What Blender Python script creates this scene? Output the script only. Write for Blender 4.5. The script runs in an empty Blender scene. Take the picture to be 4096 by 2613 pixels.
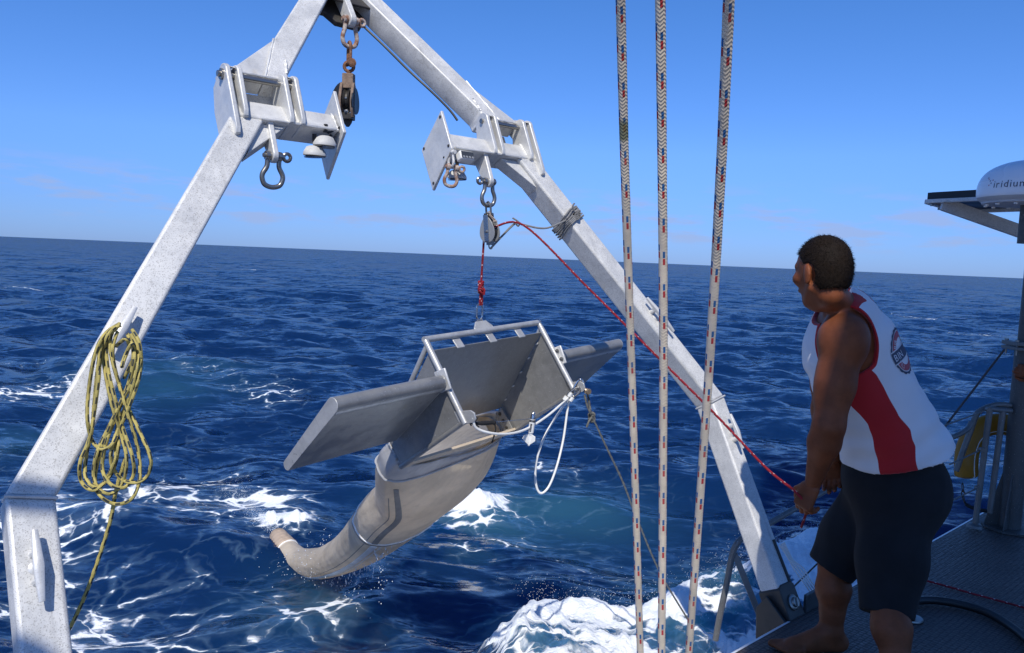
import bpy, bmesh, math, random
import numpy as np
from mathutils import Vector, Matrix
R_ = math.radians
scene = bpy.context.scene
COL = scene.collection
random.seed(7); rng = np.random.default_rng(11)

# ------------------------------------------------------------------ camera
CAM = np.array([0., 0., 1.5]); FPX = 28/36*4096; IW, IH = 4096, 2613
PITCH, ROLL = R_(4.974), R_(2.3487)
AF = np.array([0, math.cos(PITCH), -math.sin(PITCH)])
_u0 = np.array([0, math.sin(PITCH), math.cos(PITCH)]); _r0 = np.array([1., 0, 0])
AR = _r0*math.cos(ROLL)+_u0*math.sin(ROLL); AU = -_r0*math.sin(ROLL)+_u0*math.cos(ROLL)
cd = bpy.data.cameras.new('camera'); cam = bpy.data.objects.new('camera', cd); COL.objects.link(cam)
cd.sensor_width = 36; cd.lens = 28; cd.clip_start = .05; cd.clip_end = 30000
mw = Matrix.Identity(4)
for i in range(3):
    mw[i][0], mw[i][1], mw[i][2], mw[i][3] = AR[i], AU[i], -AF[i], CAM[i]
cam.matrix_world = mw
scene.camera = cam
scene.render.resolution_x, scene.render.resolution_y = 1024, 653

# ------------------------------------------------------------------ sky, sun, exposure
SUN_EL = R_(51)
SUN = np.array([-.11, -1, 0]); SUN = SUN/np.linalg.norm(SUN)*math.cos(SUN_EL); SUN[2] = math.sin(SUN_EL)
world = bpy.data.worlds.new('World'); scene.world = world; world.use_nodes = True
nt = world.node_tree; nt.nodes.clear()
def wn(t, **k):
    n = nt.nodes.new(t)
    for a, b in k.items(): setattr(n, a, b)
    return n
out = wn('ShaderNodeOutputWorld'); bg = wn('ShaderNodeBackground'); bg.inputs[1].default_value = .088
sky = wn('ShaderNodeTexSky', sky_type='NISHITA', sun_disc=False)
sky.sun_elevation = SUN_EL; sky.sun_rotation = math.atan2(SUN[0], SUN[1])
sky.altitude = 0; sky.air_density = 1.0; sky.dust_density = .12; sky.ozone_density = 2.2
tc = wn('ShaderNodeTexCoord'); sep = wn('ShaderNodeSeparateXYZ'); nt.links.new(tc.outputs['Generated'], sep.inputs[0])
mp = wn('ShaderNodeMapping'); mp.inputs['Scale'].default_value = (9, 9, 46); nt.links.new(tc.outputs['Generated'], mp.inputs[0])
no = wn('ShaderNodeTexNoise'); no.inputs['Scale'].default_value = 1.35; no.inputs['Detail'].default_value = 5; no.inputs['Roughness'].default_value = .55
nt.links.new(mp.outputs[0], no.inputs['Vector'])
r1 = wn('ShaderNodeMapRange', interpolation_type='SMOOTHSTEP'); r1.inputs[1].default_value = .455; r1.inputs[2].default_value = .66
nt.links.new(no.outputs[0], r1.inputs[0])
b1 = wn('ShaderNodeMapRange', interpolation_type='SMOOTHSTEP'); b1.inputs[1].default_value = .016; b1.inputs[2].default_value = .034
b2 = wn('ShaderNodeMapRange', interpolation_type='SMOOTHSTEP'); b2.inputs[1].default_value = .06; b2.inputs[2].default_value = .105; b2.inputs[3].default_value = 1; b2.inputs[4].default_value = 0
nt.links.new(sep.outputs[2], b1.inputs[0]); nt.links.new(sep.outputs[2], b2.inputs[0])
m1 = wn('ShaderNodeMath', operation='MULTIPLY'); nt.links.new(b1.outputs[0], m1.inputs[0]); nt.links.new(b2.outputs[0], m1.inputs[1])
m2 = wn('ShaderNodeMath', operation='MULTIPLY'); nt.links.new(m1.outputs[0], m2.inputs[0]); nt.links.new(r1.outputs[0], m2.inputs[1])
m3 = wn('ShaderNodeMath', operation='MULTIPLY'); m3.inputs[1].default_value = .62; nt.links.new(m2.outputs[0], m3.inputs[0])
cr = wn('ShaderNodeValToRGB'); nt.links.new(sep.outputs[2], cr.inputs[0])
cr.color_ramp.elements[0].position = 0; cr.color_ramp.elements[0].color = (.345, .60, .90, 1)
cr.color_ramp.elements[1].position = .30; cr.color_ramp.elements[1].color = (.50, .96, 1., 1)
_e = cr.color_ramp.elements.new(.05); _e.color = (.40, .69, .93, 1); _e = cr.color_ramp.elements.new(.13); _e.color = (.55, .9, 1., 1)
gain = wn('ShaderNodeMix', data_type='RGBA', blend_type='MULTIPLY'); gain.inputs[0].default_value = 1; gain.inputs[7].default_value = (1, 1, 1.68, 1)
nt.links.new(cr.outputs[0], gain.inputs[6])
tint = wn('ShaderNodeMix', data_type='RGBA', blend_type='MULTIPLY'); tint.inputs[0].default_value = 1
nt.links.new(sky.outputs[0], tint.inputs[6]); nt.links.new(gain.outputs[2], tint.inputs[7])
mx = wn('ShaderNodeMix', data_type='RGBA'); nt.links.new(m3.outputs[0], mx.inputs[0]); nt.links.new(tint.outputs[2], mx.inputs[6])
mx.inputs[7].default_value = (4.2, 5.25, 8.4, 1)
nt.links.new(mx.outputs[2], bg.inputs[0]); nt.links.new(bg.outputs[0], out.inputs[0])
sd = bpy.data.lights.new('sun', 'SUN'); sun = bpy.data.objects.new('sun', sd); COL.objects.link(sun)
sd.energy = 4.3; sd.angle = R_(.53); sd.color = (1, .95, .86)
sun.rotation_euler = Vector(SUN).to_track_quat('Z', 'Y').to_euler(); sun.location = (0, -6, 12)
scene.view_settings.view_transform = 'Standard'; scene.view_settings.look = 'None'
scene.view_settings.exposure = 0; scene.view_settings.gamma = 1

# ------------------------------------------------------------------ helpers
def at(x, y, Y):                       # a photograph pixel (4096 wide) at world distance Y
    d = AF+AR*(x-IW/2)/FPX+AU*(IH/2-y)/FPX
    return CAM+d*(Y/d[1])
def on_z(x, y, z=0.):                  # a pixel on the horizontal plane z
    d = AF+AR*(x-IW/2)/FPX+AU*(IH/2-y)/FPX
    return CAM+d*((z-CAM[2])/d[2])
def nrm(v): v = np.asarray(v, float); return v/max(np.linalg.norm(v), 1e-12)
def V3(v): return np.asarray(v, float)
def tag(o, label, cat, group=None, kind=None):
    if label: o['label'] = label
    if cat: o['category'] = cat
    if group: o['group'] = group
    if kind: o['kind'] = kind
    return o
def empty(name, loc=(0, 0, 0), mat=None):
    o = bpy.data.objects.new(name, None); COL.objects.link(o); o.empty_display_size = .1
    if mat is not None: o.matrix_world = mat
    else: o.location = loc
    return o
def link(name, me, mat, parent=None, smooth=True, ang=35):
    o = bpy.data.objects.new(name, me); COL.objects.link(o)
    if mat is not None and not me.materials: me.materials.append(mat)
    if smooth and len(me.polygons):
        me.polygons.foreach_set('use_smooth', np.ones(len(me.polygons), bool))
        if ang < 180: me.set_sharp_from_angle(angle=R_(ang))
    if parent is not None:
        o.parent = parent
        if parent.parent is None or True:
            M = parent.matrix_world if parent.parent is None else parent.parent.matrix_world @ parent.matrix_basis
            o.matrix_parent_inverse = Matrix.Identity(4)
    return o

class MB:
    def __init__(s): s.v = []; s.f = []; s.uv = {}; s.n = 0
    def add(s, vs, fs, uvs=None):
        vs = np.asarray(vs, float).reshape(-1, 3); b = s.n
        s.v.append(vs); s.n += len(vs)
        for i, f in enumerate(fs):
            if uvs is not None: s.uv[len(s.f)] = uvs[i]
            s.f.append([b+j for j in f])
        return s
    def box(s, c, ax, h):                                  # centre, 3 axes, half sizes
        c = V3(c); ax = [nrm(a)*k for a, k in zip(ax, h)]
        vs = [c+ax[0]*i+ax[1]*j+ax[2]*k for i in (-1, 1) for j in (-1, 1) for k in (-1, 1)]
        fs = [(0, 1, 3, 2), (4, 6, 7, 5), (0, 4, 5, 1), (2, 3, 7, 6), (0, 2, 6, 4), (1, 5, 7, 3)]
        if np.dot(np.cross(ax[0], ax[1]), ax[2]) < 0: fs = [f[::-1] for f in fs]
        return s.add(vs, fs)
    def prism(s, poly, ext):                               # polygon (3D points) extruded by a vector
        p = np.asarray(poly, float); n = len(p); e = V3(ext)
        nn = np.zeros(3)
        for i in range(n): nn += np.cross(p[i], p[(i+1) % n])
        if np.dot(nn, e) < 0: p = p[::-1]
        vs = np.vstack([p, p+e])
        fs = [tuple(range(n))[::-1], tuple(range(n, 2*n))]+[(i, (i+1) % n, n+(i+1) % n, n+i) for i in range(n)]
        return s.add(vs, fs)
    def tube(s, path, r, k=10, closed=False, cap=True, prof=None, up=None):   # swept circle, UV = (turn, metres)
        P = np.asarray(path, float); n = len(P)
        r = np.broadcast_to(np.asarray(r, float), (n,)) if np.ndim(r) < 2 else r
        T = np.zeros_like(P)
        if closed: T = np.roll(P, -1, 0)-np.roll(P, 1, 0)
        else: T[1:-1] = P[2:]-P[:-2]; T[0] = P[1]-P[0]; T[-1] = P[-1]-P[-2]
        T /= np.maximum(np.linalg.norm(T, axis=1, keepdims=True), 1e-9)
        a = V3(up) if up is not None else (np.array([0, 0, 1.]) if abs(T[0][2]) < .9 else np.array([1., 0, 0]))
        N = nrm(np.cross(np.cross(T[0], a), T[0])); Ns = [N]
        for i in range(1, n):
            N = N-T[i]*np.dot(N, T[i]); N = nrm(N); Ns.append(N)
        Ns = np.array(Ns); B = np.cross(T, Ns)
        th = np.linspace(0, 2*np.pi, k, endpoint=False)
        vs = P[:, None]+(np.cos(th)[None, :, None]*Ns[:, None]+np.sin(th)[None, :, None]*B[:, None])*r[:, None, None]
        L = np.r_[0, np.cumsum(np.linalg.norm(np.diff(P, axis=0), axis=1))]
        fs, uv = [], []
        for i in range(n if closed else n-1):
            j = (i+1) % n; lj = L[j] if j else L[-1]+.02
            for q in range(k):
                q2 = (q+1) % k
                fs.append((i*k+q, i*k+q2, j*k+q2, j*k+q)); uv.append(((q/k, L[i]), ((q+1)/k, L[i]), ((q+1)/k, lj), (q/k, lj)))
        if cap and not closed:
            fs.append(tuple(range(k))[::-1]); uv.append([(0, 0)]*k)
            fs.append(tuple((n-1)*k+q for q in range(k))); uv.append([(0, L[-1])]*k)
        return s.add(vs.reshape(-1, 3), fs, uv)
    def rings(s, rs, cap=True, closed=False):              # loft through equal-length point rings
        rs = np.asarray(rs, float); n, k = rs.shape[:2]; fs = []; uv = []
        for i in range(n if closed else n-1):
            j = (i+1) % n
            for q in range(k):
                q2 = (q+1) % k; fs.append((i*k+q, i*k+q2, j*k+q2, j*k+q))
                uv.append(((q/k, i/n), ((q+1)/k, i/n), ((q+1)/k, (i+1)/n), (q/k, (i+1)/n)))
        if cap and not closed:
            fs.append(tuple(range(k))[::-1]); uv.append([(0, 0)]*k); fs.append(tuple((n-1)*k+q for q in range(k))); uv.append([(0, 0)]*k)
        return s.add(rs.reshape(-1, 3), fs, uv)
    def lathe(s, o, axis, prof, k=20, ref=None):           # profile = (radius, height along the axis)
        o = V3(o); a = nrm(axis); x = nrm(np.cross(a, [0, 0, 1.] if abs(a[2]) < .9 else [1., 0, 0])) if ref is None else nrm(ref); y = np.cross(a, x)
        th = np.linspace(0, 2*np.pi, k, endpoint=False)
        return s.rings([[o+a*h+(x*math.cos(t)+y*math.sin(t))*max(r, 1e-5) for t in th] for r, h in prof])
    def ball(s, c, r, k=8, ax=None):
        r = np.broadcast_to(r, (3,)); ax = np.eye(3) if ax is None else np.array(ax)
        th = np.linspace(0, 2*np.pi, k*2, endpoint=False); ps = np.linspace(-np.pi/2, np.pi/2, k+1)
        rs = [[V3(c)+ax.T@(r*np.array([math.cos(p)*math.cos(t), math.cos(p)*math.sin(t), math.sin(p)])) for t in th] for p in ps]
        return s.rings(rs)
    def mesh(s, name):
        me = bpy.data.meshes.new(name); vs = np.vstack(s.v) if s.v else np.zeros((0, 3))
        me.from_pydata(vs.tolist(), [], s.f)
        if s.uv:
            l = me.uv_layers.new(name='UVMap'); buf = np.zeros((len(me.loops), 2)); p = 0
            for i, f in enumerate(s.f):
                if i in s.uv: buf[p:p+len(f)] = s.uv[i]
                p += len(f)
            l.data.foreach_set('uv', buf.ravel())
        me.update(); return me
    def build(s, name, mat, parent=None, bevel=0, smooth=True, ang=35, seg=2):
        o = link(name, s.mesh(name), mat, parent, smooth, ang)
        if bevel:
            b = o.modifiers.new('bevel', 'BEVEL'); b.width = bevel; b.segments = seg; b.limit_method = 'ANGLE'; b.angle_limit = R_(30)
        return o

def spline(pts, n=12, closed=False):                       # Catmull-Rom through the points
    P = np.asarray(pts, float); m = len(P); o = []
    for i in range(m if closed else m-1):
        g = lambda k: P[k % m] if closed else P[min(max(k, 0), m-1)]
        p0, p1, p2, p3 = g(i-1), g(i), g(i+1), g(i+2)
        for t in np.linspace(0, 1, n, endpoint=False):
            o.append(.5*((2*p1)+(-p0+p2)*t+(2*p0-5*p1+4*p2-p3)*t*t+(-p0+3*p1-3*p2+p3)*t**3))
    if not closed: o.append(P[-1])
    return np.array(o)

# numpy gradient noise for the sea and the cloth
_perm = np.random.default_rng(3).permutation(256); _perm = np.r_[_perm, _perm]
_g2 = np.stack([np.cos(np.arange(256)*2.399), np.sin(np.arange(256)*2.399)], -1)
def perlin(x, y):
    xi = np.floor(x).astype(int); yi = np.floor(y).astype(int); xf = x-xi; yf = y-yi
    w = lambda t: t*t*t*(t*(t*6-15)+10); uu, vv = w(xf), w(yf)
    def g(ix, iy, dx, dy):
        h = _perm[(_perm[ix & 255]+iy) & 255]; return _g2[h, 0]*dx+_g2[h, 1]*dy
    a = g(xi, yi, xf, yf); b = g(xi+1, yi, xf-1, yf); c = g(xi, yi+1, xf, yf-1); d = g(xi+1, yi+1, xf-1, yf-1)
    return (a+(b-a)*uu)+((c+(d-c)*uu)-(a+(b-a)*uu))*vv
def fbm(x, y, o=4, gain=.5):
    s = 0; a = 1
    for i in range(o): s = s+a*perlin(x+17.3*i, y-9.1*i); x, y, a = x*2.03, y*2.03, a*gain
    return s

# ------------------------------------------------------------------ materials
class NT:
    def __init__(s, name):
        s.m = bpy.data.materials.new(name); s.m.use_nodes = True; s.t = s.m.node_tree; s.t.nodes.clear()
        s.o = s.t.nodes.new('ShaderNodeOutputMaterial'); s.b = s.n('ShaderNodeBsdfPrincipled'); s.l(s.b.outputs[0], s.o.inputs[0])
    def n(s, t, **k):
        q = s.t.nodes.new(t)
        for a, b in k.items():
            if a.startswith('i_'): q.inputs[a[2:].replace('_', ' ')].default_value = b
            else: setattr(q, a, b)
        return q
    def l(s, a, b): s.t.links.new(a, b)
    def coord(s, kind='Object', scale=(1, 1, 1), rot=(0, 0, 0)):
        c = s.n('ShaderNodeTexCoord'); m = s.n('ShaderNodeMapping'); m.inputs['Scale'].default_value = scale; m.inputs['Rotation'].default_value = rot
        s.l(c.outputs[kind], m.inputs[0]); return m.outputs[0]
    def noise(s, vec, scale, detail=3, rough=.5, dist=0):
        q = s.n('ShaderNodeTexNoise'); q.inputs['Scale'].default_value = scale; q.inputs['Detail'].default_value = detail
        q.inputs['Roughness'].default_value = rough; q.inputs['Distortion'].default_value = dist; s.l(vec, q.inputs['Vector']); return q.outputs[0]
    def ramp(s, v, a, b, lo=0., hi=1., smooth=True):
        q = s.n('ShaderNodeMapRange'); q.interpolation_type = 'SMOOTHSTEP' if smooth else 'LINEAR'
        for i, x in enumerate((a, b, lo, hi)): q.inputs[i+1].default_value = x
        s.l(v, q.inputs[0]); return q.outputs[0]
    def math(s, op, a, b=None, c=None):
        q = s.n('ShaderNodeMath', operation=op)
        for i, x in enumerate((a, b, c)):
            if x is None: continue
            if isinstance(x, (int, float)): q.inputs[i].default_value = x
            else: s.l(x, q.inputs[i])
        return q.outputs[0]
    def mix(s, f, a, b, blend='MIX'):
        q = s.n('ShaderNodeMix', data_type='RGBA', blend_type=blend)
        for i, x in ((0, f), (6, a), (7, b)):
            if isinstance(x, (int, float)): q.inputs[i].default_value = x
            elif isinstance(x, tuple): q.inputs[i].default_value = x if len(x) == 4 else x+(1,)
            else: s.l(x, q.inputs[i])
        return q.outputs[2]
    def set(s, **k):
        for a, x in k.items():
            i = s.b.inputs[a.replace('_', ' ')]
            if isinstance(x, (int, float)): i.default_value = x
            elif isinstance(x, tuple): i.default_value = x if len(x) == 4 or i.type == 'VECTOR' else x+(1,)
            else: s.l(x, i)
        return s
    def bump(s, h, strength=.3, dist=.01):
        q = s.n('ShaderNodeBump'); q.inputs['Strength'].default_value = strength; q.inputs['Distance'].default_value = dist
        s.l(h, q.inputs['Height']); s.l(q.outputs[0], s.b.inputs['Normal']); return q
def simple(name, col, rough=.5, metal=0., var=.15, scale=30, bump=.1, bd=.002, **kw):
    t = NT(name); v = t.coord(); n = t.noise(v, scale, 4, .6); n2 = t.noise(v, scale*.13, 3)
    a = tuple(c*(1-var) for c in col); b = tuple(min(1, c*(1+var)) for c in col)
    t.set(Base_Color=t.mix(t.math('ADD', t.math('MULTIPLY', n, .5), t.math('MULTIPLY', n2, .5)), a, b), Roughness=t.ramp(n2, .3, .7, rough*.8, min(1, rough*1.2)), Metallic=metal, **kw)
    if bump: t.bump(n, bump, bd)
    return t.m
def galvanised(name, base=.55, speck=.5, metal=.35, rough=.48):
    t = NT(name); v = t.coord(); vo = t.n('ShaderNodeTexVoronoi'); vo.inputs['Scale'].default_value = 62; t.l(v, vo.inputs['Vector'])
    n = t.noise(v, 9, 6, .65); n2 = t.noise(v, 160, 3, .6); n3 = t.noise(v, 2.2, 4, .6); sp = t.noise(v, 330, 2, .5)
    g = t.mix(t.ramp(n, .3, .72), (base*.86, base*.86, base*.84), (base*1.12, base*1.11, base*1.07))
    g = t.mix(t.math('MULTIPLY', t.ramp(vo.outputs['Color'], .2, .9), .2), g, (base*1.35, base*1.34, base*1.29))
    g = t.mix(t.math('MULTIPLY', t.ramp(sp, .56, .62), speck), g, (base*.36, base*.34, base*.31))
    g = t.mix(t.math('MULTIPLY', t.ramp(n3, .5, .68), .16), g, (base*.60, base*.60, base*.59))
    g = t.mix(t.math('MULTIPLY', t.ramp(n2, .66, .72), .55), g, (.8, .8, .79))
    sv = t.coord(scale=(26, 1.6, 26)); st_ = t.noise(sv, 1.3, 4, .6); n5 = t.noise(v, 5.5, 4, .65)
    g = t.mix(t.math('MULTIPLY', t.math('MULTIPLY', t.ramp(st_, .55, .75), t.ramp(n3, .42, .62)), .5), g, (base*.42, base*.40, base*.37))
    g = t.mix(t.math('MULTIPLY', t.ramp(n5, .62, .74), .35), g, (base*.95, base*.80, base*.55))
    t.set(Base_Color=g, Metallic=metal, Roughness=t.ramp(n, .3, .7, rough-.1, rough+.14)); t.bump(n2, .16, .002)
    return t.m
M_GALV = galvanised('galvanised_steel', .64, .55, .12, .5)
M_WELD = galvanised('welded_aluminium', .64, .2, .25, .4)
M_ALU = galvanised('sheet_aluminium', .29, .12, .45, .38)
M_ALUT = galvanised('aluminium_tube', .52, .2, .45, .36)
M_STEEL = simple('shackle_steel', (.30, .29, .27), .3, .85, .3, 25, .12, .002)
M_STAIN = simple('polished_stainless', (.55, .55, .55), .2, .95, .1, 30, .03, .001)
def rusty(name, a, b, c):
    t = NT(name); v = t.coord(); n = t.noise(v, 38, 6, .65); n2 = t.noise(v, 150, 4, .6)
    t.set(Base_Color=t.mix(t.ramp(n2, .55, .7), t.mix(t.ramp(n, .38, .62), a, b), c), Roughness=.8, Metallic=.1); t.bump(n2, .5, .002); return t.m
M_RUST = rusty('rusted_iron', (.13, .06, .035), (.26, .12, .06), (.38, .26, .2))
M_RUSTP = rusty('rusted_flaking_paint', (.25, .12, .07), (.55, .5, .45), (.30, .13, .06))
M_BRONZE = rusty('weathered_block_cheek', (.19, .13, .095), (.28, .2, .15), (.32, .24, .19))
M_BLACK = simple('black_plastic', (.014, .014, .015), .45, 0, .3, 40, .1)
M_DARKM = simple('dark_iron', (.06, .055, .05), .5, .4, .3, 40, .2)
M_WHITE = simple('white_enamel', (.78, .78, .76), .4, 0, .06, 20, .03)
M_HULL = simple('white_hull_paint', (.74, .76, .78), .3, 0, .06, 8, .04)
M_GREYP = simple('grey_plastic', (.27, .28, .29), .4, .1, .12, 40, .05)
def ropemat(name, base, bands, dirt=.25, twist=60, strands=4, bump=.8, stain=None):
    # bands: (columns, pitch, colour, duty, phase); UV = (turn, metres)
    t = NT(name); uv = t.n('ShaderNodeTexCoord').outputs['UV']; sp = t.n('ShaderNodeSeparateXYZ'); t.l(uv, sp.inputs[0]); x, y = sp.outputs[0], sp.outputs[1]
    o = t.coord('Object'); n = t.noise(o, 45, 4, .6); n2 = t.noise(o, 4, 3)
    g = t.mix(t.ramp(n, .3, .7), tuple(c*(1-dirt) for c in base), base)
    for cols, pitch, col, duty, ph, w in bands:
        cx = t.math('MULTIPLY', x, cols); fl = t.math('FLOOR', cx); fr = t.math('FRACT', cx)
        q = t.math('FRACT', t.math('ADD', t.math('ADD', t.math('DIVIDE', y, pitch), t.math('MULTIPLY', fl, .21)), ph))
        m = t.math('MULTIPLY', t.math('LESS_THAN', q, duty), t.math('LESS_THAN', fr, w))
        g = t.mix(m, g, col)
    tri = t.math('PINGPONG', t.math('MULTIPLY', x, strands*2.), 1.)
    chev = t.math('SINE', t.math('ADD', t.math('MULTIPLY', y, twist*2*6.2832), t.math('MULTIPLY', tri, 5.)))
    h = t.math('ADD', t.math('MULTIPLY', chev, .75), t.math('MULTIPLY', n, 1.1))
    g = t.mix(t.math('MULTIPLY', t.ramp(h, .1, -.75), .22), g, tuple(c*.35 for c in base))
    g = t.mix(t.math('MULTIPLY', t.ramp(n2, .55, .7), .3), g, tuple(c*.55 for c in base))
    if stain:
        m = t.math('MULTIPLY', t.ramp(t.math('ADD', y, t.math('MULTIPLY', n, .02)), stain[0], stain[0]+.012), t.ramp(t.math('ADD', y, t.math('MULTIPLY', n, .02)), stain[1], stain[1]-.012)); g = t.mix(t.math('MULTIPLY', m, .85), g, (.15, .16, .065))
    t.set(Base_Color=g, Roughness=.85); t.bump(h, bump, .0012); return t.m
M_RED = ropemat('red_cord', (.36, .012, .025), [(3, .05, (.75, .6, .6), .13, 0, .4)], .4, 120, 3)
M_YEL = ropemat('yellow_rope', (.52, .43, .13), [(3, .036, (.02, .03, .035), .5, 0, .5)], .3, 110, 4, .3)
M_GREYR = ropemat('grey_line', (.2, .2, .18), [(2, .03, (.07, .075, .08), .5, .2, .5)], .3, 130, 3)
M_LASH = ropemat('grey_lashing', (.30, .30, .30), [], .25, 150, 3)
M_TAN = ropemat('tan_twine', (.5, .4, .33), [], .25, 150, 3)
M_BRAID = ropemat('white_braid', (.72, .62, .48), [(5, .063, (.42, .03, .035), .2, 0, .45), (5, .063, (.012, .11, .3), .2, .22, .45)], .15, 80, 4, .35)
M_BRAIDS = ropemat('white_braid_stained', (.72, .62, .48), [(5, .063, (.42, .03, .035), .2, .4, .45), (5, .063, (.012, .11, .3), .2, .62, .45)], .15, 80, 4, .35, (.448, .498))
M_BLKCORD = simple('black_cord', (.012, .012, .013), .8, 0, .3, 60, .3)
M_WCORD = simple('white_pvc_cord', (.78, .78, .74), .35, 0, .05, 30, .03)
M_ROPEDK = ropemat('brown_halyard', (.10, .085, .085), [], .3, 130, 3)
# ------------------------------------------------------------------ sea
SEA_Z = -.78
W_DIR = nrm([-.25, -1.0])
_nw = 84
_lam = np.exp(np.linspace(math.log(.42), math.log(26), _nw)); _wr = np.random.default_rng(21)
_lam = _lam*np.exp(_wr.normal(0, .03, _nw)); _ang = math.atan2(W_DIR[1], W_DIR[0])+_wr.normal(0, .62, _nw)*(1-.35*np.linspace(0, 1, _nw))
_amp = np.where(_lam < 1.9, .0092*_lam, .0074*1.9*(_lam/1.9)**.06); _pha = _wr.uniform(0, 2*np.pi, _nw)
def sea_blobs():
    def w(x, y): p = on_z(x, y, SEA_Z); return p[0], p[1]
    lace, white, teal = [], [], []
    def streak(lst, pts, r, k):
        q = [w(*p) for p in pts]
        for i in range(len(q)-1):
            a, b = np.array(q[i]), np.array(q[i+1]); m = max(1, int(np.linalg.norm(b-a)/(r*.6)))
            for t in np.linspace(0, 1, m+1): lst.append((*(a+(b-a)*t), r, k))
    streak(lace, [(-60, 1590), (130, 1560), (330, 1500)], .8, .5); streak(lace, [(60, 1470), (330, 1440)], .7, .27)
    streak(lace, [(230, 2040), (330, 1990), (470, 2000), (620, 1960)], .5, .5); streak(lace, [(240, 2130), (420, 2110)], .35, .5)
    streak(lace, [(230, 2300), (480, 2330), (300, 2440)], .45, .36); streak(lace, [(700, 2000), (840, 2060)], .4, .38)
    streak(lace, [(640, 1500), (780, 1420)], .9, .3); streak(lace, [(900, 1480), (1010, 1540), (1180, 1620)], .8, .36)
    streak(lace, [(900, 1720), (1200, 1660)], .8, .22); streak(lace, [(560, 1830), (1000, 1790)], .7, .22)
    streak(lace, [(940, 1930), (1060, 2060), (1150, 2140)], .4, .62); streak(lace, [(1150, 2330), (1250, 2420), (1400, 2440), (1560, 2400)], .4, .42)
    streak(lace, [(300, 2560), (700, 2520), (1200, 2560), (1700, 2500), (1950, 2440)], .5, .3); streak(lace, [(700, 2320), (1000, 2300)], .5, .26)
    streak(lace, [(1850, 2060), (2000, 2000), (2200, 1920)], .5, .5); streak(lace, [(2150, 1880), (2290, 1900)], .4, .36)
    streak(lace, [(1700, 2120), (1900, 2200), (2250, 2230)], .5, .3); streak(lace, [(2350, 1980), (2560, 2100)], .6, .26)
    streak(lace, [(0, 1830), (60, 2100), (40, 2400)], .5, .36); streak(lace, [(1500, 2250), (1900, 2330)], .5, .27)
    for x, y, r, k in [(3110, 1178, 2.2, .62), (3690, 1268, 1.6, .5), (1010, 1083, 2., .5), (120, 1160, 2., .4), (2080, 1040, 3., .45), (560, 1160, 2, .3), (3900, 1330, 1.4, .4), (200, 1530, .6, .5),
                       (2700, 2290, .35, .4), (2630, 2330, .3, .42)]: lace.append((*w(x, y), r, k))
    for x, y, r in [(1905, 2045, .26), (1180, 2120, .12), (1085, 2120, .09)]: white.append((*w(x, y), r, .5))
    for x, y, r, k in [(1960, 2070, .75, .75), (2270, 2050, .8, .6), (640, 1500, 1.3, .5), (2900, 2420, .6, .7), (640, 1560, 1.2, .4), (60, 1800, .8, .35), (1250, 2430, .5, .4)]: teal.append((*w(x, y), r, k))
    return lace, white, teal
def churn_line(X, Y):                                      # signed distance outboard of the stern, and along it
    o = -.68*X+.733*Y-1.56; s = .733*(X-.919)+.68*(Y-2.984); return o, s
def sea_height(X, Y, dr):
    Z = np.zeros_like(X); DX = np.zeros_like(X); DY = np.zeros_like(X)
    for l, a, d, p in zip(_lam, _amp, _ang, _pha):
        w = np.clip((l/dr-2.2)/2.5, 0, 1); w = w*w*(3-2*w)
        if not w.any(): continue
        k = 2*np.pi/l; ph = k*(math.cos(d)*X+math.sin(d)*Y)+p
        Z += w*a*np.cos(ph); s = w*a*.6*np.sin(ph); DX -= math.cos(d)*s; DY -= math.sin(d)*s
    return Z, DX, DY
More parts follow.
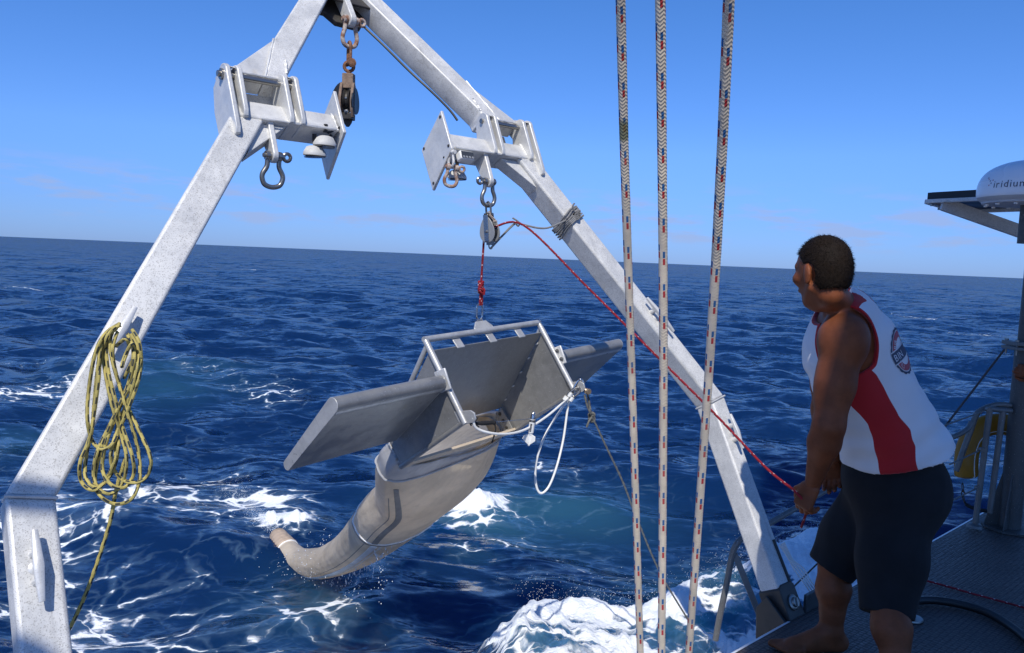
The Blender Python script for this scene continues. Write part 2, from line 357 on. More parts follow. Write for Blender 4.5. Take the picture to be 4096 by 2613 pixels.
def build_sea():
    r0, r1, nr = 1.5, 9000., 900
    rr = r0*np.exp(np.linspace(0, math.log(r1/r0), nr))
    fine = np.linspace(-R_(41), R_(41), 760); c1 = np.linspace(R_(41), R_(319), 90)[1:-1]
    az = np.r_[fine, c1]; na = len(az)
    A, Rg = np.meshgrid(az, rr); X = Rg*np.sin(A); Y = Rg*np.cos(A); dr = Rg*math.log(r1/r0)/nr
    Z, DX, DY = sea_height(X, Y, dr)
    near = np.exp(-(Rg/9.)**2)                              # calmer in the lee right behind the boat
    Z *= 1-.45*near
    o, s = churn_line(X, Y)
    # white water thrown up along the stern
    nz = fbm(X*1.7, Y*1.7, 5, .6); nz2 = fbm(X*6, Y*6+4, 3, .6)
    edge = np.interp(s, [-1., .57, .8, 1.06, 1.2, 1.6, 2., 2.9], [1.64, 1.64, 1.42, 1.08, .98, .98, 1.02, 1.05])+.16*fbm(X*2.1, Y*2.1+8, 4, .6)
    left = s-(.09+1.33*(o-1.28))+.25*fbm(X*1.9+5, Y*1.9, 4, .6)
    band = np.clip((edge+.66-o)/.62, 0, 1)*np.clip((left+.62)/.6, 0, 1)*np.clip((12-Rg)/2, 0, 1)*np.clip((4.4-s)/1., 0, 1)
    band = band*band*(3-2*band)
    nz3 = fbm(X*15, Y*15, 3, .6); Z += band*(.27+.07*nz+.022*nz2+.022*nz3)
    lace, white, teal = sea_blobs()
    sel = (Rg < 400) & (np.abs(A) < R_(45))
    xs, ys = X[sel], Y[sel]
    def field(l):
        f = np.zeros_like(xs)
        for bx, by, r, k in l:
            m = (np.abs(xs-bx) < 2.6*r) & (np.abs(ys-by) < 2.6*r)
            f[m] = np.maximum(f[m], k*np.exp(-((xs[m]-bx)**2+(ys[m]-by)**2)/(r*r)))
        return f
    FO = np.zeros_like(X); TE = np.zeros_like(X); WH = np.zeros_like(X)
    FO[sel] = field(lace)*.92; TE[sel] = field(teal); WH[sel] = field(white)
    # a thin scatter of old foam in the wake, fresh breaking only on the steepest crests
    FO += .10*np.exp(-(np.maximum(Rg-3, 0)/5.)**2)+.04*np.exp(-(Rg/26.)**2)
    FO += .5*np.clip((Z-.34)/.22, 0, 1)*np.clip(.5+1.6*fbm(X*.22, Y*.22, 2), 0, 1)*(Rg > 12)*np.clip(1-Rg/400, 0, 1)
    FO = np.maximum(FO, np.clip(band*1.8, 0, 1.3)*np.clip(.95+.3*nz+.3*nz2+.2*nz3, .5, 1.3)); FO = np.clip(FO+WH*1.3, 0, 1.4)
    Z += WH*.22*(.6+nz2)
    TE = np.clip(np.maximum(TE, .9*np.clip((edge+.45-o)/.6, 0, 1)*np.clip((left+.5)/.6, 0, 1)*(Rg < 12)*np.clip((4.4-s), 0, 1)*(.5+.5*nz)), 0, 1)
    P = np.stack([X+DX, Y+DY, Z+SEA_Z], -1).reshape(-1, 3)
    i = np.arange(nr-1)[:, None]*na; j = np.arange(na)[None]; jn = (j+1) % na
    q = np.stack([i+j, i+na+j, i+na+jn, i+jn], -1).reshape(-1, 4)[:, ::-1]
    me = bpy.data.meshes.new('sea'); me.vertices.add(len(P)); me.vertices.foreach_set('co', P.ravel())
    me.loops.add(q.size); me.loops.foreach_set('vertex_index', q.ravel().astype(np.int32)); me.polygons.add(len(q))
    me.polygons.foreach_set('loop_start', (np.arange(len(q))*4).astype(np.int32)); me.update(calc_edges=True)
    for nme, arr in (('foam', FO), ('air', TE)):
        a = me.attributes.new(nme, 'FLOAT', 'POINT'); a.data.foreach_set('value', arr.ravel().astype(np.float32))
    t = NT('sea_water'); g = t.n('ShaderNodeNewGeometry'); pos = g.outputs['Position']
    fa = t.n('ShaderNodeAttribute', attribute_name='foam').outputs['Fac']; ta = t.n('ShaderNodeAttribute', attribute_name='air').outputs['Fac']
    mpn = t.n('ShaderNodeMapping'); mpn.inputs['Scale'].default_value = (1, 1, .25); t.l(pos, mpn.inputs[0]); pv = mpn.outputs[0]
    # lacy foam: warped cell walls + torn patches
    wn1 = t.n('ShaderNodeTexNoise'); wn1.inputs['Scale'].default_value = 1.7; wn1.inputs['Detail'].default_value = 4; t.l(pv, wn1.inputs['Vector'])
    wv = t.n('ShaderNodeVectorMath', operation='MULTIPLY_ADD'); t.l(wn1.outputs['Color'], wv.inputs[0]); wv.inputs[1].default_value = (.75, .75, .2); t.l(pv, wv.inputs[2])
    st = t.n('ShaderNodeMapping'); st.inputs['Rotation'].default_value = (0, 0, R_(-20)); st.inputs['Scale'].default_value = (1, 1.5, 1); t.l(wv.outputs[0], st.inputs[0])
    def vor(sc):
        v = t.n('ShaderNodeTexVoronoi', feature='DISTANCE_TO_EDGE'); v.inputs['Scale'].default_value = sc; t.l(st.outputs[0], v.inputs['Vector']); return v.outputs['Distance']
    e1, e2 = vor(1.9), vor(4.6)
    n1 = t.noise(st.outputs[0], 1.5, 6, .62); n2 = t.noise(pv, 9, 5, .65); n3 = t.noise(pv, .55, 3, .5); n4 = t.noise(pv, 34, 3, .6)
    f1 = t.math('MULTIPLY', fa, t.ramp(n3, .36, .62, .25, 1.35))
    wall = t.math('ADD', t.math('MULTIPLY', t.ramp(e1, .11, 0., 0, 1, False), .34), t.math('MULTIPLY', t.ramp(e2, .13, 0., 0, 1, False), .22))
    s_ = t.math('ADD', t.math('ADD', wall, t.math('MULTIPLY', n1, .78)), t.math('MULTIPLY', n2, .36))
    foam = t.ramp(t.math('ADD', s_, f1), 1.30, 1.50)
    foam = t.math('MULTIPLY', foam, t.ramp(fa, .03, .12))
    thin = t.math('MULTIPLY', t.ramp(t.math('ADD', s_, f1), .95, 1.35), t.ramp(fa, .05, .2))
    water = t.mix(ta, (.003, .0195, .074), (.028, .11, .175))
    water = t.mix(t.math('MULTIPLY', thin, .3), water, (.12, .22, .33))
    # small ripples: random facet slopes at three scales (kept at any distance)
    rp = t.n('ShaderNodeMapping'); rp.inputs['Rotation'].default_value = (0, 0, R_(14)); rp.inputs['Scale'].default_value = (.5, 1.15, 1); t.l(pos, rp.inputs[0])
    def slope(sc, det, amp, dist=.3):
        q = t.n('ShaderNodeTexNoise'); q.inputs['Scale'].default_value = sc; q.inputs['Detail'].default_value = det; q.inputs['Roughness'].default_value = .6; q.inputs['Distortion'].default_value = dist; t.l(rp.outputs[0], q.inputs['Vector'])
        m = t.n('ShaderNodeVectorMath', operation='MULTIPLY_ADD'); t.l(q.outputs['Color'], m.inputs[0]); m.inputs[1].default_value = (amp, amp*1.25, 0); m.inputs[2].default_value = (-amp*.5, -amp*1.25*.5, 0); return m.outputs[0]
    def vadd(a_, b_): q = t.n('ShaderNodeVectorMath', operation='ADD'); t.l(a_, q.inputs[0]); t.l(b_, q.inputs[1]); return q.outputs[0]
    sl = vadd(vadd(slope(.7, 4, .66), slope(2.9, 4, .95)), slope(10., 3, .6))
    nv = t.n('ShaderNodeVectorMath', operation='NORMALIZE'); t.l(vadd(g.outputs['Normal'], sl), nv.inputs[0])
    fh = t.math('ADD', t.math('MULTIPLY', n2, .022), t.math('ADD', t.math('MULTIPLY', n4, .018), t.math('MULTIPLY', foam, .02)))
    bf = t.n('ShaderNodeBump'); bf.inputs['Strength'].default_value = .8; bf.inputs['Distance'].default_value = 1.; t.l(fh, bf.inputs['Height'])
    # wave facets hide one another towards the horizon, so the sky's mirror image never grows to a full mirror
    df = t.n('ShaderNodeSubsurfaceScattering', falloff='BURLEY'); t.l(water, df.inputs[0]); df.inputs['Scale'].default_value = 1.; df.inputs['Radius'].default_value = (.15, .45, .8); t.l(nv.outputs[0], df.inputs['Normal'])
    gl = t.n('ShaderNodeBsdfGlossy'); gl.inputs['Roughness'].default_value = .07; t.l(nv.outputs[0], gl.inputs['Normal'])
    fr = t.n('ShaderNodeFresnel'); fr.inputs[0].default_value = 1.333; t.l(nv.outputs[0], fr.inputs['Normal'])
    wm = t.n('ShaderNodeMixShader'); t.l(t.math('MINIMUM', t.math('MULTIPLY', fr.outputs[0], 1.), .39), wm.inputs[0]); t.l(df.outputs[0], wm.inputs[1]); t.l(gl.outputs[0], wm.inputs[2])
    t.t.nodes.remove(t.b)
    fb = t.n('ShaderNodeBsdfPrincipled'); fb.inputs['Roughness'].default_value = 1.; fb.inputs['Specular IOR Level'].default_value = .1; t.l(t.mix(n2, (.74, .79, .83), (.93, .95, .95)), fb.inputs['Base Color']); t.l(bf.outputs[0], fb.inputs['Normal'])
    ms = t.n('ShaderNodeMixShader'); t.l(foam, ms.inputs[0]); t.l(wm.outputs[0], ms.inputs[1]); t.l(fb.outputs[0], ms.inputs[2]); t.l(ms.outputs[0], t.o.inputs[0])
    o = link('sea', me, t.m, None, True, 180)
    o['kind'] = 'structure'; return o
build_sea()
# ------------------------------------------------------------------ boat: deck and hull
E0 = np.array([.919, 2.984, 0]); ED = nrm([.733, .68, 0]); EN = np.array([-ED[1], ED[0], 0])     # stern edge and its outboard normal
def st(s, o, z): return E0+ED*s+EN*o+np.array([0, 0, z])
def build_deck():
    mb = MB(); poly = [st(-3.2, 0, 0), st(4.3, 0, 0), st(4.3, -8, 0), st(-3.2, -8, 0)]
    mb.prism([p-np.array([0, 0, .03]) for p in poly], (0, 0, .03))
    t = NT('tread_deck'); c = t.coord('Object', rot=(0, 0, -math.atan2(ED[1], ED[0])))
    v = t.n('ShaderNodeTexVoronoi', feature='DISTANCE_TO_EDGE'); v.inputs['Scale'].default_value = 44; v.inputs['Randomness'].default_value = .12
    t.l(c, v.inputs['Vector']); n = t.noise(c, 3.5, 5, .6); n2 = t.noise(c, 60, 3)
    d = t.ramp(v.outputs['Distance'], .05, .2)
    base = t.mix(t.ramp(n, .35, .65), (.085, .067, .058), (.12, .096, .084))
    t.set(Base_Color=t.mix(d, tuple(x*.55 for x in (.085, .067, .058)), base), Roughness=t.ramp(n2, .3, .7, .42, .7)); t.bump(d, .6, .003)
    o = mb.build('deck', t.m, None); o['kind'] = 'structure'
    seam = simple('deck_seam', (.02, .02, .022), .8)
    for a, b in (((2.75, -.25), (.75, -1.55)), ((3.6, -1.35), (-1.5, -1.72))):
        q = MB(); p0, p1 = st(*a, .002), st(*b, .002); q.tube([p0, p1], .0035, 6); q.build('panel_joint', seam, o)
    # trim along the stern edge, white outer moulding
    q = MB(); q.prism([st(-3.2, .001, -.004), st(-3.2, .022, -.008), st(-3.2, .022, -.034), st(-3.2, .001, -.034)], ED*7.5); q.build('edge_trim', M_HULL, o, .006)
    # raised track on the deck
    tr = simple('dark_anodised', (.055, .06, .075), .4, .4, .2, 20, .1)
    q = MB(); a, b = st(.1, -1.15, .012), st(4.2, -1.62, .012); d = nrm(b-a); w = nrm(np.cross([0, 0, 1], d))
    for k in (-.055, 0, .055): q.box((a+b)/2+w*k, (d, w, (0, 0, 1)), (np.linalg.norm(b-a)/2, .016, .012))
    q.build('track_rail', tr, o, .003)
build_deck()
def build_hull():
    mb = MB(); sec = [(-.6, -.036), (.028, -.036), (.03, -.17), (.26, -.26), (.31, -.30), (.34, -.62), (.30, -1.7), (-.6, -1.7)]
    mb.prism([st(-3.3, o, z) for o, z in sec], ED*7.7)
    mb.prism([st(-3.25, -.4, -.04), st(-3.25, -7.9, -.04), st(-3.3, -7.9, -1.7), st(-3.3, -.4, -1.7)], ED*7.6)
    h = mb.build('boat_hull', M_HULL, None, .012)
    tag(h, 'white painted hull stepping down to the wash under the dark deck edge', 'hull')
build_hull()

# ------------------------------------------------------------------ A-frame
PHI, THE = R_(40.7189), R_(27.886)
au = np.array([math.cos(PHI), math.sin(PHI), 0]); an = np.array([-math.sin(PHI), math.cos(PHI), 0])
av = np.array([0, 0, 1])*math.cos(THE)+an*math.sin(THE); am = np.cross(au, av); aO = np.array([1.259, 3.392, 0])-au*1.414
aM = Matrix.Identity(4)
for i in range(3): aM[i][0], aM[i][1], aM[i][2], aM[i][3] = au[i], av[i], am[i], aO[i]
def AW(s, t, m=0.): return aO+au*s+av*t+am*m
AROOT = empty('a_frame', mat=aM)
tag(AROOT, 'large galvanised steel lifting frame standing over the stern with hinged top', 'lifting frame')
UA = R_(10.5)
def up2(s, t, m): return (s, 2.34+t*math.cos(UA)+m*math.sin(UA), -t*math.sin(UA)+m*math.cos(UA))   # hinged top leans further aft
def pl(poly, m0, m1): return [(s, t, m0) for s, t in poly], (0, 0, m1-m0)
def seg_round(c, r, a0, a1, n=8): return [(c[0]+r*math.cos(a), c[1]+r*math.sin(a)) for a in np.linspace(a0, a1, n)]
def cleat(parent, c, ang, L=.17):
    d = np.array([math.cos(ang), math.sin(ang), 0]); w = np.array([-d[1], d[0], 0]); z = np.array([0, 0, 1.]); c = V3(c)
    mb = MB(); pts = [c+d*x+z*(.030+.004*(1-abs(x)/(L/2))) for x in np.linspace(-L/2, L/2, 11)]
    rs = []
    for i, p in enumerate(pts):
        f = 1-.45*abs(i-5)/5; th = np.linspace(0, 2*np.pi, 12, endpoint=False)
        rs.append([p+w*.0125*f*math.copysign(abs(math.cos(a))**.6, math.cos(a))+z*.011*f*math.copysign(abs(math.sin(a))**.6, math.sin(a)) for a in th])
    mb.rings(rs)
    for x in (-.032, .032): mb.tube([c+d*x, c+d*x+z*.028], [.013, .010], 10)
    mb.lathe(c, z, [(.001, 0), (.017, .0005), (.015, .002), (.001, .004)], 18)
    mb.build('cleat', M_WELD if ang else M_WELD, parent)
def build_side(sg):
    S = lambda pts: [(sg*a, b) for a, b in pts]
    leg = MB(); leg.prism(*pl(S([(1.45, .05), (1.45, .978), (1.345, .956), (1.345, .05)]), -.05, .05)); L = leg.build('leg', M_GALV, AROOT, .010, seg=3)
    arm = MB(); arm.prism(*pl(S([(1.45, .981), (.705, 2.172), (.585, 2.172), (1.345, .959)]), -.05, .05)); A = arm.build('arm', M_GALV, AROOT, .010, seg=3)
    w = MB(); w.tube([(sg*1.452, .979, .0515), (sg*1.343, .957, .0515)], .0045, 6); w.tube([(sg*1.345, .957, .051), (sg*1.345, .957, -.051)], .0045, 6); w.build('weld_bead', M_WELD, A)
    # foot bracket with its hinge bolt
    fb = MB(); fb.prism(*pl(S([(1.335, -.12), (1.46, -.12), (1.457, .10), (1.44, .115), (1.36, .115), (1.338, .10)]), -.056, .056)); F_ = fb.build('foot_bracket', M_DARKM, AROOT, .004)
    pb = MB(); pb.lathe((sg*1.40, .03, .056), (0, 0, 1), [(.001, 0), (.034, 0), (.034, .006), (.027, .010), (.022, .010), (.020, .020), (.001, .021)], 20); pb.build('hinge_bolt', M_STEEL, F_)
    pb = MB(); pb.box((sg*1.40, .03, .078), ((.3, 1, 0), (1, -.3, 0), (0, 0, 1)), (.018, .004, .004)); pb.build('split_pin', M_STEEL, F_)
    # cable slot in the lower leg
    sl = MB(); sl.tube([(sg*1.428, .30, .0505), (sg*1.436, .11, .0505)], .0085, 10); sl.build('cable_slot', M_BLACK, L)
    # cross block under the hinge
    e0 = .30 if sg < 0 else .225
    bl = MB(); bl.prism([(sg*e0, 2.168, -.055), (sg*e0, 2.168, .046), (sg*e0, 2.180, .052), (sg*e0, 2.252, .030), (sg*e0, 2.262, .018), (sg*e0, 2.262, -.055)], (sg*(.695-e0), 0, 0)); B = bl.build('cross_block', M_WELD, AROOT, .006)
    ep = MB(); ep.prism([(sg*(e0-.022), t, m) for t, m in ((2.338, .066), (2.155, .066), (2.065, -.125), (2.265, -.125))], (sg*.014, 0, 0)); E_ = ep.build('end_plate', M_WELD, AROOT, .003)
    for t, m in ((2.315, .052), (2.175, .052), (2.09, -.105), (2.26, -.105)):
        q = MB(); q.lathe((sg*(e0-.0225), t, m), (-sg, 0, 0), [(.001, 0), (.007, 0), (.006, .002), (.001, .0025)], 8); q.build('bolt_hole', M_DARKM, E_)
    gs = MB(); gs.prism(*pl(S([(.612, 2.167), (.50, 2.167), (.665, 2.035)]), -.03, .03)); gs.build('gusset', M_GALV, AROOT, .003)
    # hinge knuckle plates: two pairs standing proud of the block
    for sc, bot, back in ((.697, 2.09, -.075), (.656, 2.165, -.03), (.489, 2.165, -.05), (.446, 2.165, -.03)):
        top = [(2.338+.036*math.cos(a), .048+.036*math.sin(a)) for a in np.linspace(-.5, 1.9, 9)]
        poly = [(bot, back)] + [(2.26, back), (2.345, back+.03)] + top[::1] + [(bot+.02, .074), (bot, .064)]
        p = MB(); p.prism([(sg*sc-.009, t, m) for t, m in poly], (.018, 0, 0)); p.build('knuckle_plate', M_WELD, AROOT, .0035)
    for sc in (.677, .468):
        p = MB(); p.prism([(sg*sc-.0085, t, m) for t, m in [(2.30, -.02)]+[(2.338+.03*math.cos(a), .048+.03*math.sin(a)) for a in np.linspace(-2.6, 1.2, 10)]+[(2.40, .02), (2.40, -.06)]], (.017, 0, 0)); p.build('hinge_lug', M_WELD, AROOT, .002)
    pn = MB(); pn.tube([(sg*.724, 2.336, .048), (sg*.428, 2.336, .048)], .0105, 14)
    pn.lathe((sg*.706, 2.336, .048), (sg, 0, 0), [(.001, 0), (.019, 0), (.019, .008), (.001, .009)], 16); pn.build('hinge_pin', M_STEEL, AROOT)
    bp = MB(); bp.box((sg*.56, 2.30, -.05), ((1, 0, 0), (0, 1, 0), (0, 0, 1)), (.075, .045, .006)); bp.build('back_plate', M_GALV, AROOT, .002)
    # hinged upper arm
    poly = [(.455, .235), (.008, .94), (.008, .775), (.452, .05), (.452, .012), (.545, .012)]
    ua = MB(); ua.prism([up2(sg*a, b, -.05) for a, b in poly], V3(up2(0, 0, .05))-V3(up2(0, 0, -.05))); U = ua.build('upper_arm', M_GALV, AROOT, .006)
    g2 = MB(); g2.prism([up2(sg*a, b, -.042) for a, b in ((.668, .026), (.456, .238), (.546, .012), (.655, .012))], V3(up2(0, 0, .040))-V3(up2(0, 0, -.042))); g2.build('flare_plate', M_WELD, AROOT, .003)
    wb = MB()
    rr = random.Random(5 if sg > 0 else 6)
    for a, b in (((.456, .236), (.545, .014)), ((.65, .014), (.46, .014)), ((.455, .05), (.44, .12))):
        P = [np.array(up2(sg*(a[0]+(b[0]-a[0])*t), a[1]+(b[1]-a[1])*t, .050 if a[0] < .5 and b[0] < .5 else .046)) for t in np.linspace(0, 1, 14)]
        wb.tube([p+np.array([0, 0, rr.uniform(-.001, .002)]) for p in P], [rr.uniform(.003, .006) for _ in P], 6)
    wb.build('weld_bead', M_WELD, U)
    wb = MB()
    for x0, t0, x1, t1, mm in ((.70, 2.165, .70, 2.10, .053), (.645, 2.262, .645, 2.19, .046), (.478, 2.262, .478, 2.18, .046), (.456, 2.262, .456, 2.18, .048), (e0, 2.26, e0, 2.17, .048), (.60, 2.17, e0+.01, 2.17, .055)):
        P = [np.array((sg*(x0+(x1-x0)*t), t0+(t1-t0)*t, mm-(.02 if x0 == x1 and t0 > 2.2 else 0)*(1-t))) for t in np.linspace(0, 1, 12)]
        wb.tube([p+np.array([rr.uniform(-.0015, .0015), 0, rr.uniform(-.001, .001)]) for p in P], [rr.uniform(.003, .0065) for _ in P], 6)
    wb.build('weld_bead', M_WELD, B)
    # hanging lug
    ls = .562 if sg < 0 else .405
    lg = MB(); lg.prism([(sg*ls-.010, t, m) for t, m in [(2.175, .045), (2.175, -.035)]+[(2.052+.026*math.sin(a), .012-.026*math.cos(a)) for a in np.linspace(.2, -math.pi-.2, 10)]], (.020, 0, 0)); lg.build('hanging_lug', M_WELD, AROOT, .003)
    # cleats
    d = math.atan2(2.172-.981, sg*(.705-1.45))
    cleat(A, (sg*1.147, 1.388, .05), d, .145 if sg < 0 else .2); cleat(L, (sg*1.402, .80, .05), math.pi/2, .165)
build_side(-1); build_side(1)
# apex: dark webs and the big lug
ap = MB(); ap.prism([up2(a, b, -.055) for a, b in ((-.17, .60), (-.10, .60), (-.06, .55), (.06, .55), (.10, .62), (.13, .66), (.05, .80), (-.05, .80))], V3(up2(0, 0, -.03))-V3(up2(0, 0, -.055)))
ap.prism([up2(a, b, .02) for a, b in ((-.11, .62), (.11, .62), (.03, .77), (-.03, .77))], V3(up2(0, 0, .03))-V3(up2(0, 0, .02)))
ap.build('apex_web', M_DARKM, AROOT, .003)
lg = MB(); lg.prism([up2(-.030, t, m) for t, m in [(.80, .05), (.80, -.03)]+[(.53+.03*math.sin(a), .008-.03*math.cos(a)) for a in np.linspace(.2, -math.pi-.2, 10)]], (.028, 0, 0)); lg.build('hanging_lug', M_GALV, AROOT, .003)
# floodlights bolted under the blocks
def floodlight(s, t, m, sg, tilt):
    c = np.array([s, t, m]); mb = MB(); K = .84
    ax = nrm([.05*tilt, .884, .468]); x = np.array([1., 0, 0]); y = np.cross(ax, x)
    th = np.linspace(0, 2*np.pi, 44, endpoint=False); rs = []
    for r, h, fin in ((.001, .034, 0), (.020, .033, 1), (.036, .027, 1), (.047, .010, 1), (.052, 0, 0), (.052, -.010, 0), (.046, -.012, 0), (.001, -.011, 0)):
        rs.append([c+ax*h*K+(x*math.cos(a)+y*math.sin(a)*.8)*K*(r*(1-.16*fin*(i % 2))) for i, a in enumerate(th)])
    mb.rings(rs[::-1]); o = mb.build('floodlight', simple('dull_white_casting', (.50, .50, .49), .5, 0, .12, 30, .1), AROOT, ang=60)
    q = MB(); q.lathe(c-ax*.0125, -ax, [(.001, 0), (.040, 0), (.038, .002), (.001, .003)], 24); q.build('lens', M_STEEL, o)
    q = MB(); q.tube(spline([c+ax*.04, c+ax*.06, c+ax*.07], 4), .008, 8); q.tube(spline([c+ax*.04+x*.01, c+ax*.055-x*.04*sg, c+ax*.075-x*.07*sg], 6), .0045, 6); q.build('cable_gland', M_BLACK, o)
floodlight(-.352, 2.128, .018, -1, 1); floodlight(-.385, 2.098, -.010, -1, -1)
floodlight(.275, 2.085, -.03, 1, -1)
lb = MB(); lb.box((.275, 2.130, .052), ((1, 0, 0), (0, 1, .12), (0, 0, 1)), (.036, .019, .018)); LB = lb.build('light_bar', M_WHITE, AROOT, .006)
lb = MB(); lb.box((.275, 2.130, .0705), ((1, 0, 0), (0, 1, .12), (0, -.12, 1)), (.031, .014, .0015)); lb.build('lens', simple('smoked_lens', (.05, .055, .06), .15), LB)
for k in range(4):
    q = MB(); q.lathe((.275-.0225+.015*k, 2.118, .072), (0, 0, 1), [(.001, 0), (.0055, 0), (.0055, .001), (.001, .0015)], 10); q.build('emitter', M_GREYP, LB)
# black cable taped under the right upper arm
q = MB(); P = [up2(.06, .67, -.052), up2(.10, .60, -.054), up2(.165, .495, -.052), up2(.25, .36, -.055), up2(.33, .235, -.052), up2(.385, .145, -.054), up2(.41, .09, -.06)]
q.tube(spline(P, 6), .0055, 6); q.build('cable', M_BLACK, AROOT)
# ------------------------------------------------------------------ surface trawl hanging from the frame
tA = nrm([.61701529, .78531589, .05070583]); tB = nrm([.47946823, -.32405665, -.8155351]); tC = np.cross(tA, tB)
tO = np.array([-.11174925, 3.50000133, 1.17360174]); WA, HB, LC, GB, WL, WB = .384, .369, .443, .133, .560, .192
def TW(a, b, c): return tO+tA*a+tB*b+tC*c
tM = Matrix.Identity(4)
for i in range(3): tM[i][0], tM[i][1], tM[i][2], tM[i][3] = tA[i], tB[i], tC[i], tO[i]
TR = empty('surface_trawl', mat=tM); tag(TR, 'winged aluminium trawl box with long pale net, hoisted above the wake', 'trawl net')
q = MB(); q.tube([(-WA-.006, 0, 0), (WA+.006, 0, 0)], .0135, 14); q.build('top_bar', M_ALUT, TR)
for sg in (-1, 1):
    q = MB(); q.tube([(sg*WA, .004, 0), (sg*WA, HB+.012, 0)], .0135, 14); q.build('side_post', M_ALUT, TR)
    q = MB(); q.tube([(sg*WA, HB+.004, .0), (sg*WA, HB+.004, LC)], .0105, 12); q.build('lower_rail', M_ALU, TR)
    q = MB(); q.tube([(sg*(WA+.002), .03, .01), (sg*(WA+.002), HB-GB-.008, LC)], .0105, 12); q.build('upper_rail', M_ALUT, TR)
    q = MB(); q.prism([(sg*(WA-.004), .052, .006), (sg*(WA-.004), HB-.004, .006), (sg*(WA-.004), HB-.004, LC-.004), (sg*(WA-.004), HB-GB, LC-.004)], (sg*.004, 0, 0)); q.build('side_panel', M_ALU, TR)
    for k in range(5):
        f = .12+.19*k; b = .058+(HB-GB-.058)*f; q = MB(); q.ball((sg*(WA-.010), b+.004, .006+f*(LC-.01)), (.006, .004, .010), 5); q.build('tack_weld', M_WELD, TR)
q = MB(); q.prism([(-WA+.008, .052, .004), (WA-.008, .052, .004), (WA-.008, HB-GB+.004, LC-.002), (-WA+.008, HB-GB+.004, LC-.002)], (0, -.004, .003)); q.build('top_panel', M_ALU, TR)
for a in (-.205, .01, .215):
    q = MB(); q.prism([(a-.023, .004, .010), (a+.023, .004, .010), (a+.023, .062, .002), (a-.023, .062, .002)], (0, -.002, -.005)); q.build('strap', M_ALUT, TR, .0015)
BK = simple('stained_flat_bar', (.62, .51, .38), .5, .15, .3, 30, .2)
q = MB(); q.box((0, HB, LC), ((1, 0, 0), (0, 1, 0), (0, 0, 1)), (WA-.012, .006, .032)); q.build('back_bar', BK, TR, .001)
for sg in (-1, 1):
    q = MB(); q.box((sg*(WA-.02), HB-GB/2, LC+.004), ((1, 0, 0), (0, 1, 0), (0, 0, 1)), (.004, GB/2-.008, .026)); o = q.build('back_flange', M_ALU, TR, .001)
    for k in range(3):
        p = MB(); p.lathe((sg*(WA-.0245), HB-GB+.03+.038*k, LC+.006), (-sg, 0, 0), [(.001, 0), (.009, 0), (.008, .004), (.001, .005)], 8); p.build('bolt', M_DARKM, o)
q = MB(); q.prism([(-.062, -.006, .004), (.062, -.006, .004), (.062, -.022, .004), (.034, -.052, .004), (-.034, -.052, .004), (-.062, -.022, .004)], (0, 0, .008)); q.build('lifting_lug', M_ALUT, TR, .002)
# wings: hollow slabs with a round leading edge
ch = np.array([0, .062, .372]); chl = np.linalg.norm(ch); cd_ = ch/chl; nd = np.cross([1, 0, 0], cd_); RW = .0285
def wing(sg):
    prof = []
    for a in np.linspace(math.pi/2, 3*math.pi/2, 9): prof.append(cd_*(RW*math.cos(a))+nd*(RW*math.sin(a)))
    for a in np.linspace(-math.pi/2, math.pi/2, 9): prof.append(cd_*(chl+.018*math.cos(a))+nd*(.020*math.sin(a)))
    root, tip = sg*(WA+.028), sg*(WA+WL); pos = np.array([0, WB, 0])
    mb = MB(); mb.rings([[np.array([x, 0, 0])+pos+p for p in (prof if sg < 0 else prof[::-1])] for x in (root, tip)], cap=False)
    W_ = mb.build('wing', M_ALU, TR, ang=30)
    for x, w in ((root, -1), (tip, 1)):
        c = MB(); c.prism([np.array([x, 0, 0])+pos+p*1.0 for p in prof], (sg*w*.004, 0, 0)); c.build('wing_end', M_ALUT, W_, .001)
    q = MB(); q.tube([pos+np.array([root, 0, 0])+cd_*.012-0*nd, pos+np.array([tip, 0, 0])+cd_*.012], RW+.0022, 22); q.build('leading_tube', M_ALUT, W_)
    br = MB(); br.box((sg*(WA+.014), WB-.004, -.004), ((1, 0, 0), (0, 1, .2), (0, -.2, 1)), (.005, .044, .032)); B_ = br.build('wing_bracket', M_WELD, TR, .004)
    for k in (-.022, .022):
        p = MB(); p.lathe((sg*(WA+.0085), WB-.004+k, -.016), (-sg, 0, 0), [(.001, 0), (.010, 0), (.010, .007), (.006, .008), (.006, .014), (.001, .015)], 8); p.build('bolt', M_STEEL, B_)
wing(-1); wing(1)
# tow eyes at the lower ends of the posts
for sg in (-1, 1):
    q = MB(); q.prism([(sg*WA-.004, HB-.055, .028), (sg*WA-.004, HB-.02, -.055), (sg*WA-.004, HB-.002, -.068), (sg*WA-.004, HB+.022, -.060), (sg*WA-.004, HB+.028, -.04), (sg*WA-.004, HB+.004, .028)], (.008, 0, 0)); q.build('tow_eye', M_ALUT, TR, .002)

# net: lofted sock
def net_sections():
    c0 = TW(0, HB-GB/2, LC)
    S = [(c0, WA-.016, GB/2-.006, 6), (c0+tC*.05, WA-.012, GB/2+.004, 5), (c0+tC*.11+tB*.015, WA-.025, .092, 3.2), (at(1735, 1925, 4.02), .335, .140, 2.5), (at(1630, 2012, 4.22), .285, .160, 2.2),
         (at(1555, 2085, 4.45), .245, .155, 2.1), (at(1462, 2165, 4.78), .20, .142, 2), (at(1372, 2222, 5.10), .158, .118, 2), (at(1280, 2252, 5.38), .125, .105, 2), (at(1200, 2242, 5.60), .096, .086, 2),
         (at(1158, 2208, 5.74), .082, .076, 2), (at(1132, 2176, 5.84), .070, .066, 2), (at(1112, 2142, 5.95), .052, .05, 2)]
    return S
NS = net_sections()
_cs = spline([s[0] for s in NS], 9); _n = len(_cs)
_par = spline([[s[1], s[2], s[3]] for s in NS], 9)
NK = 96
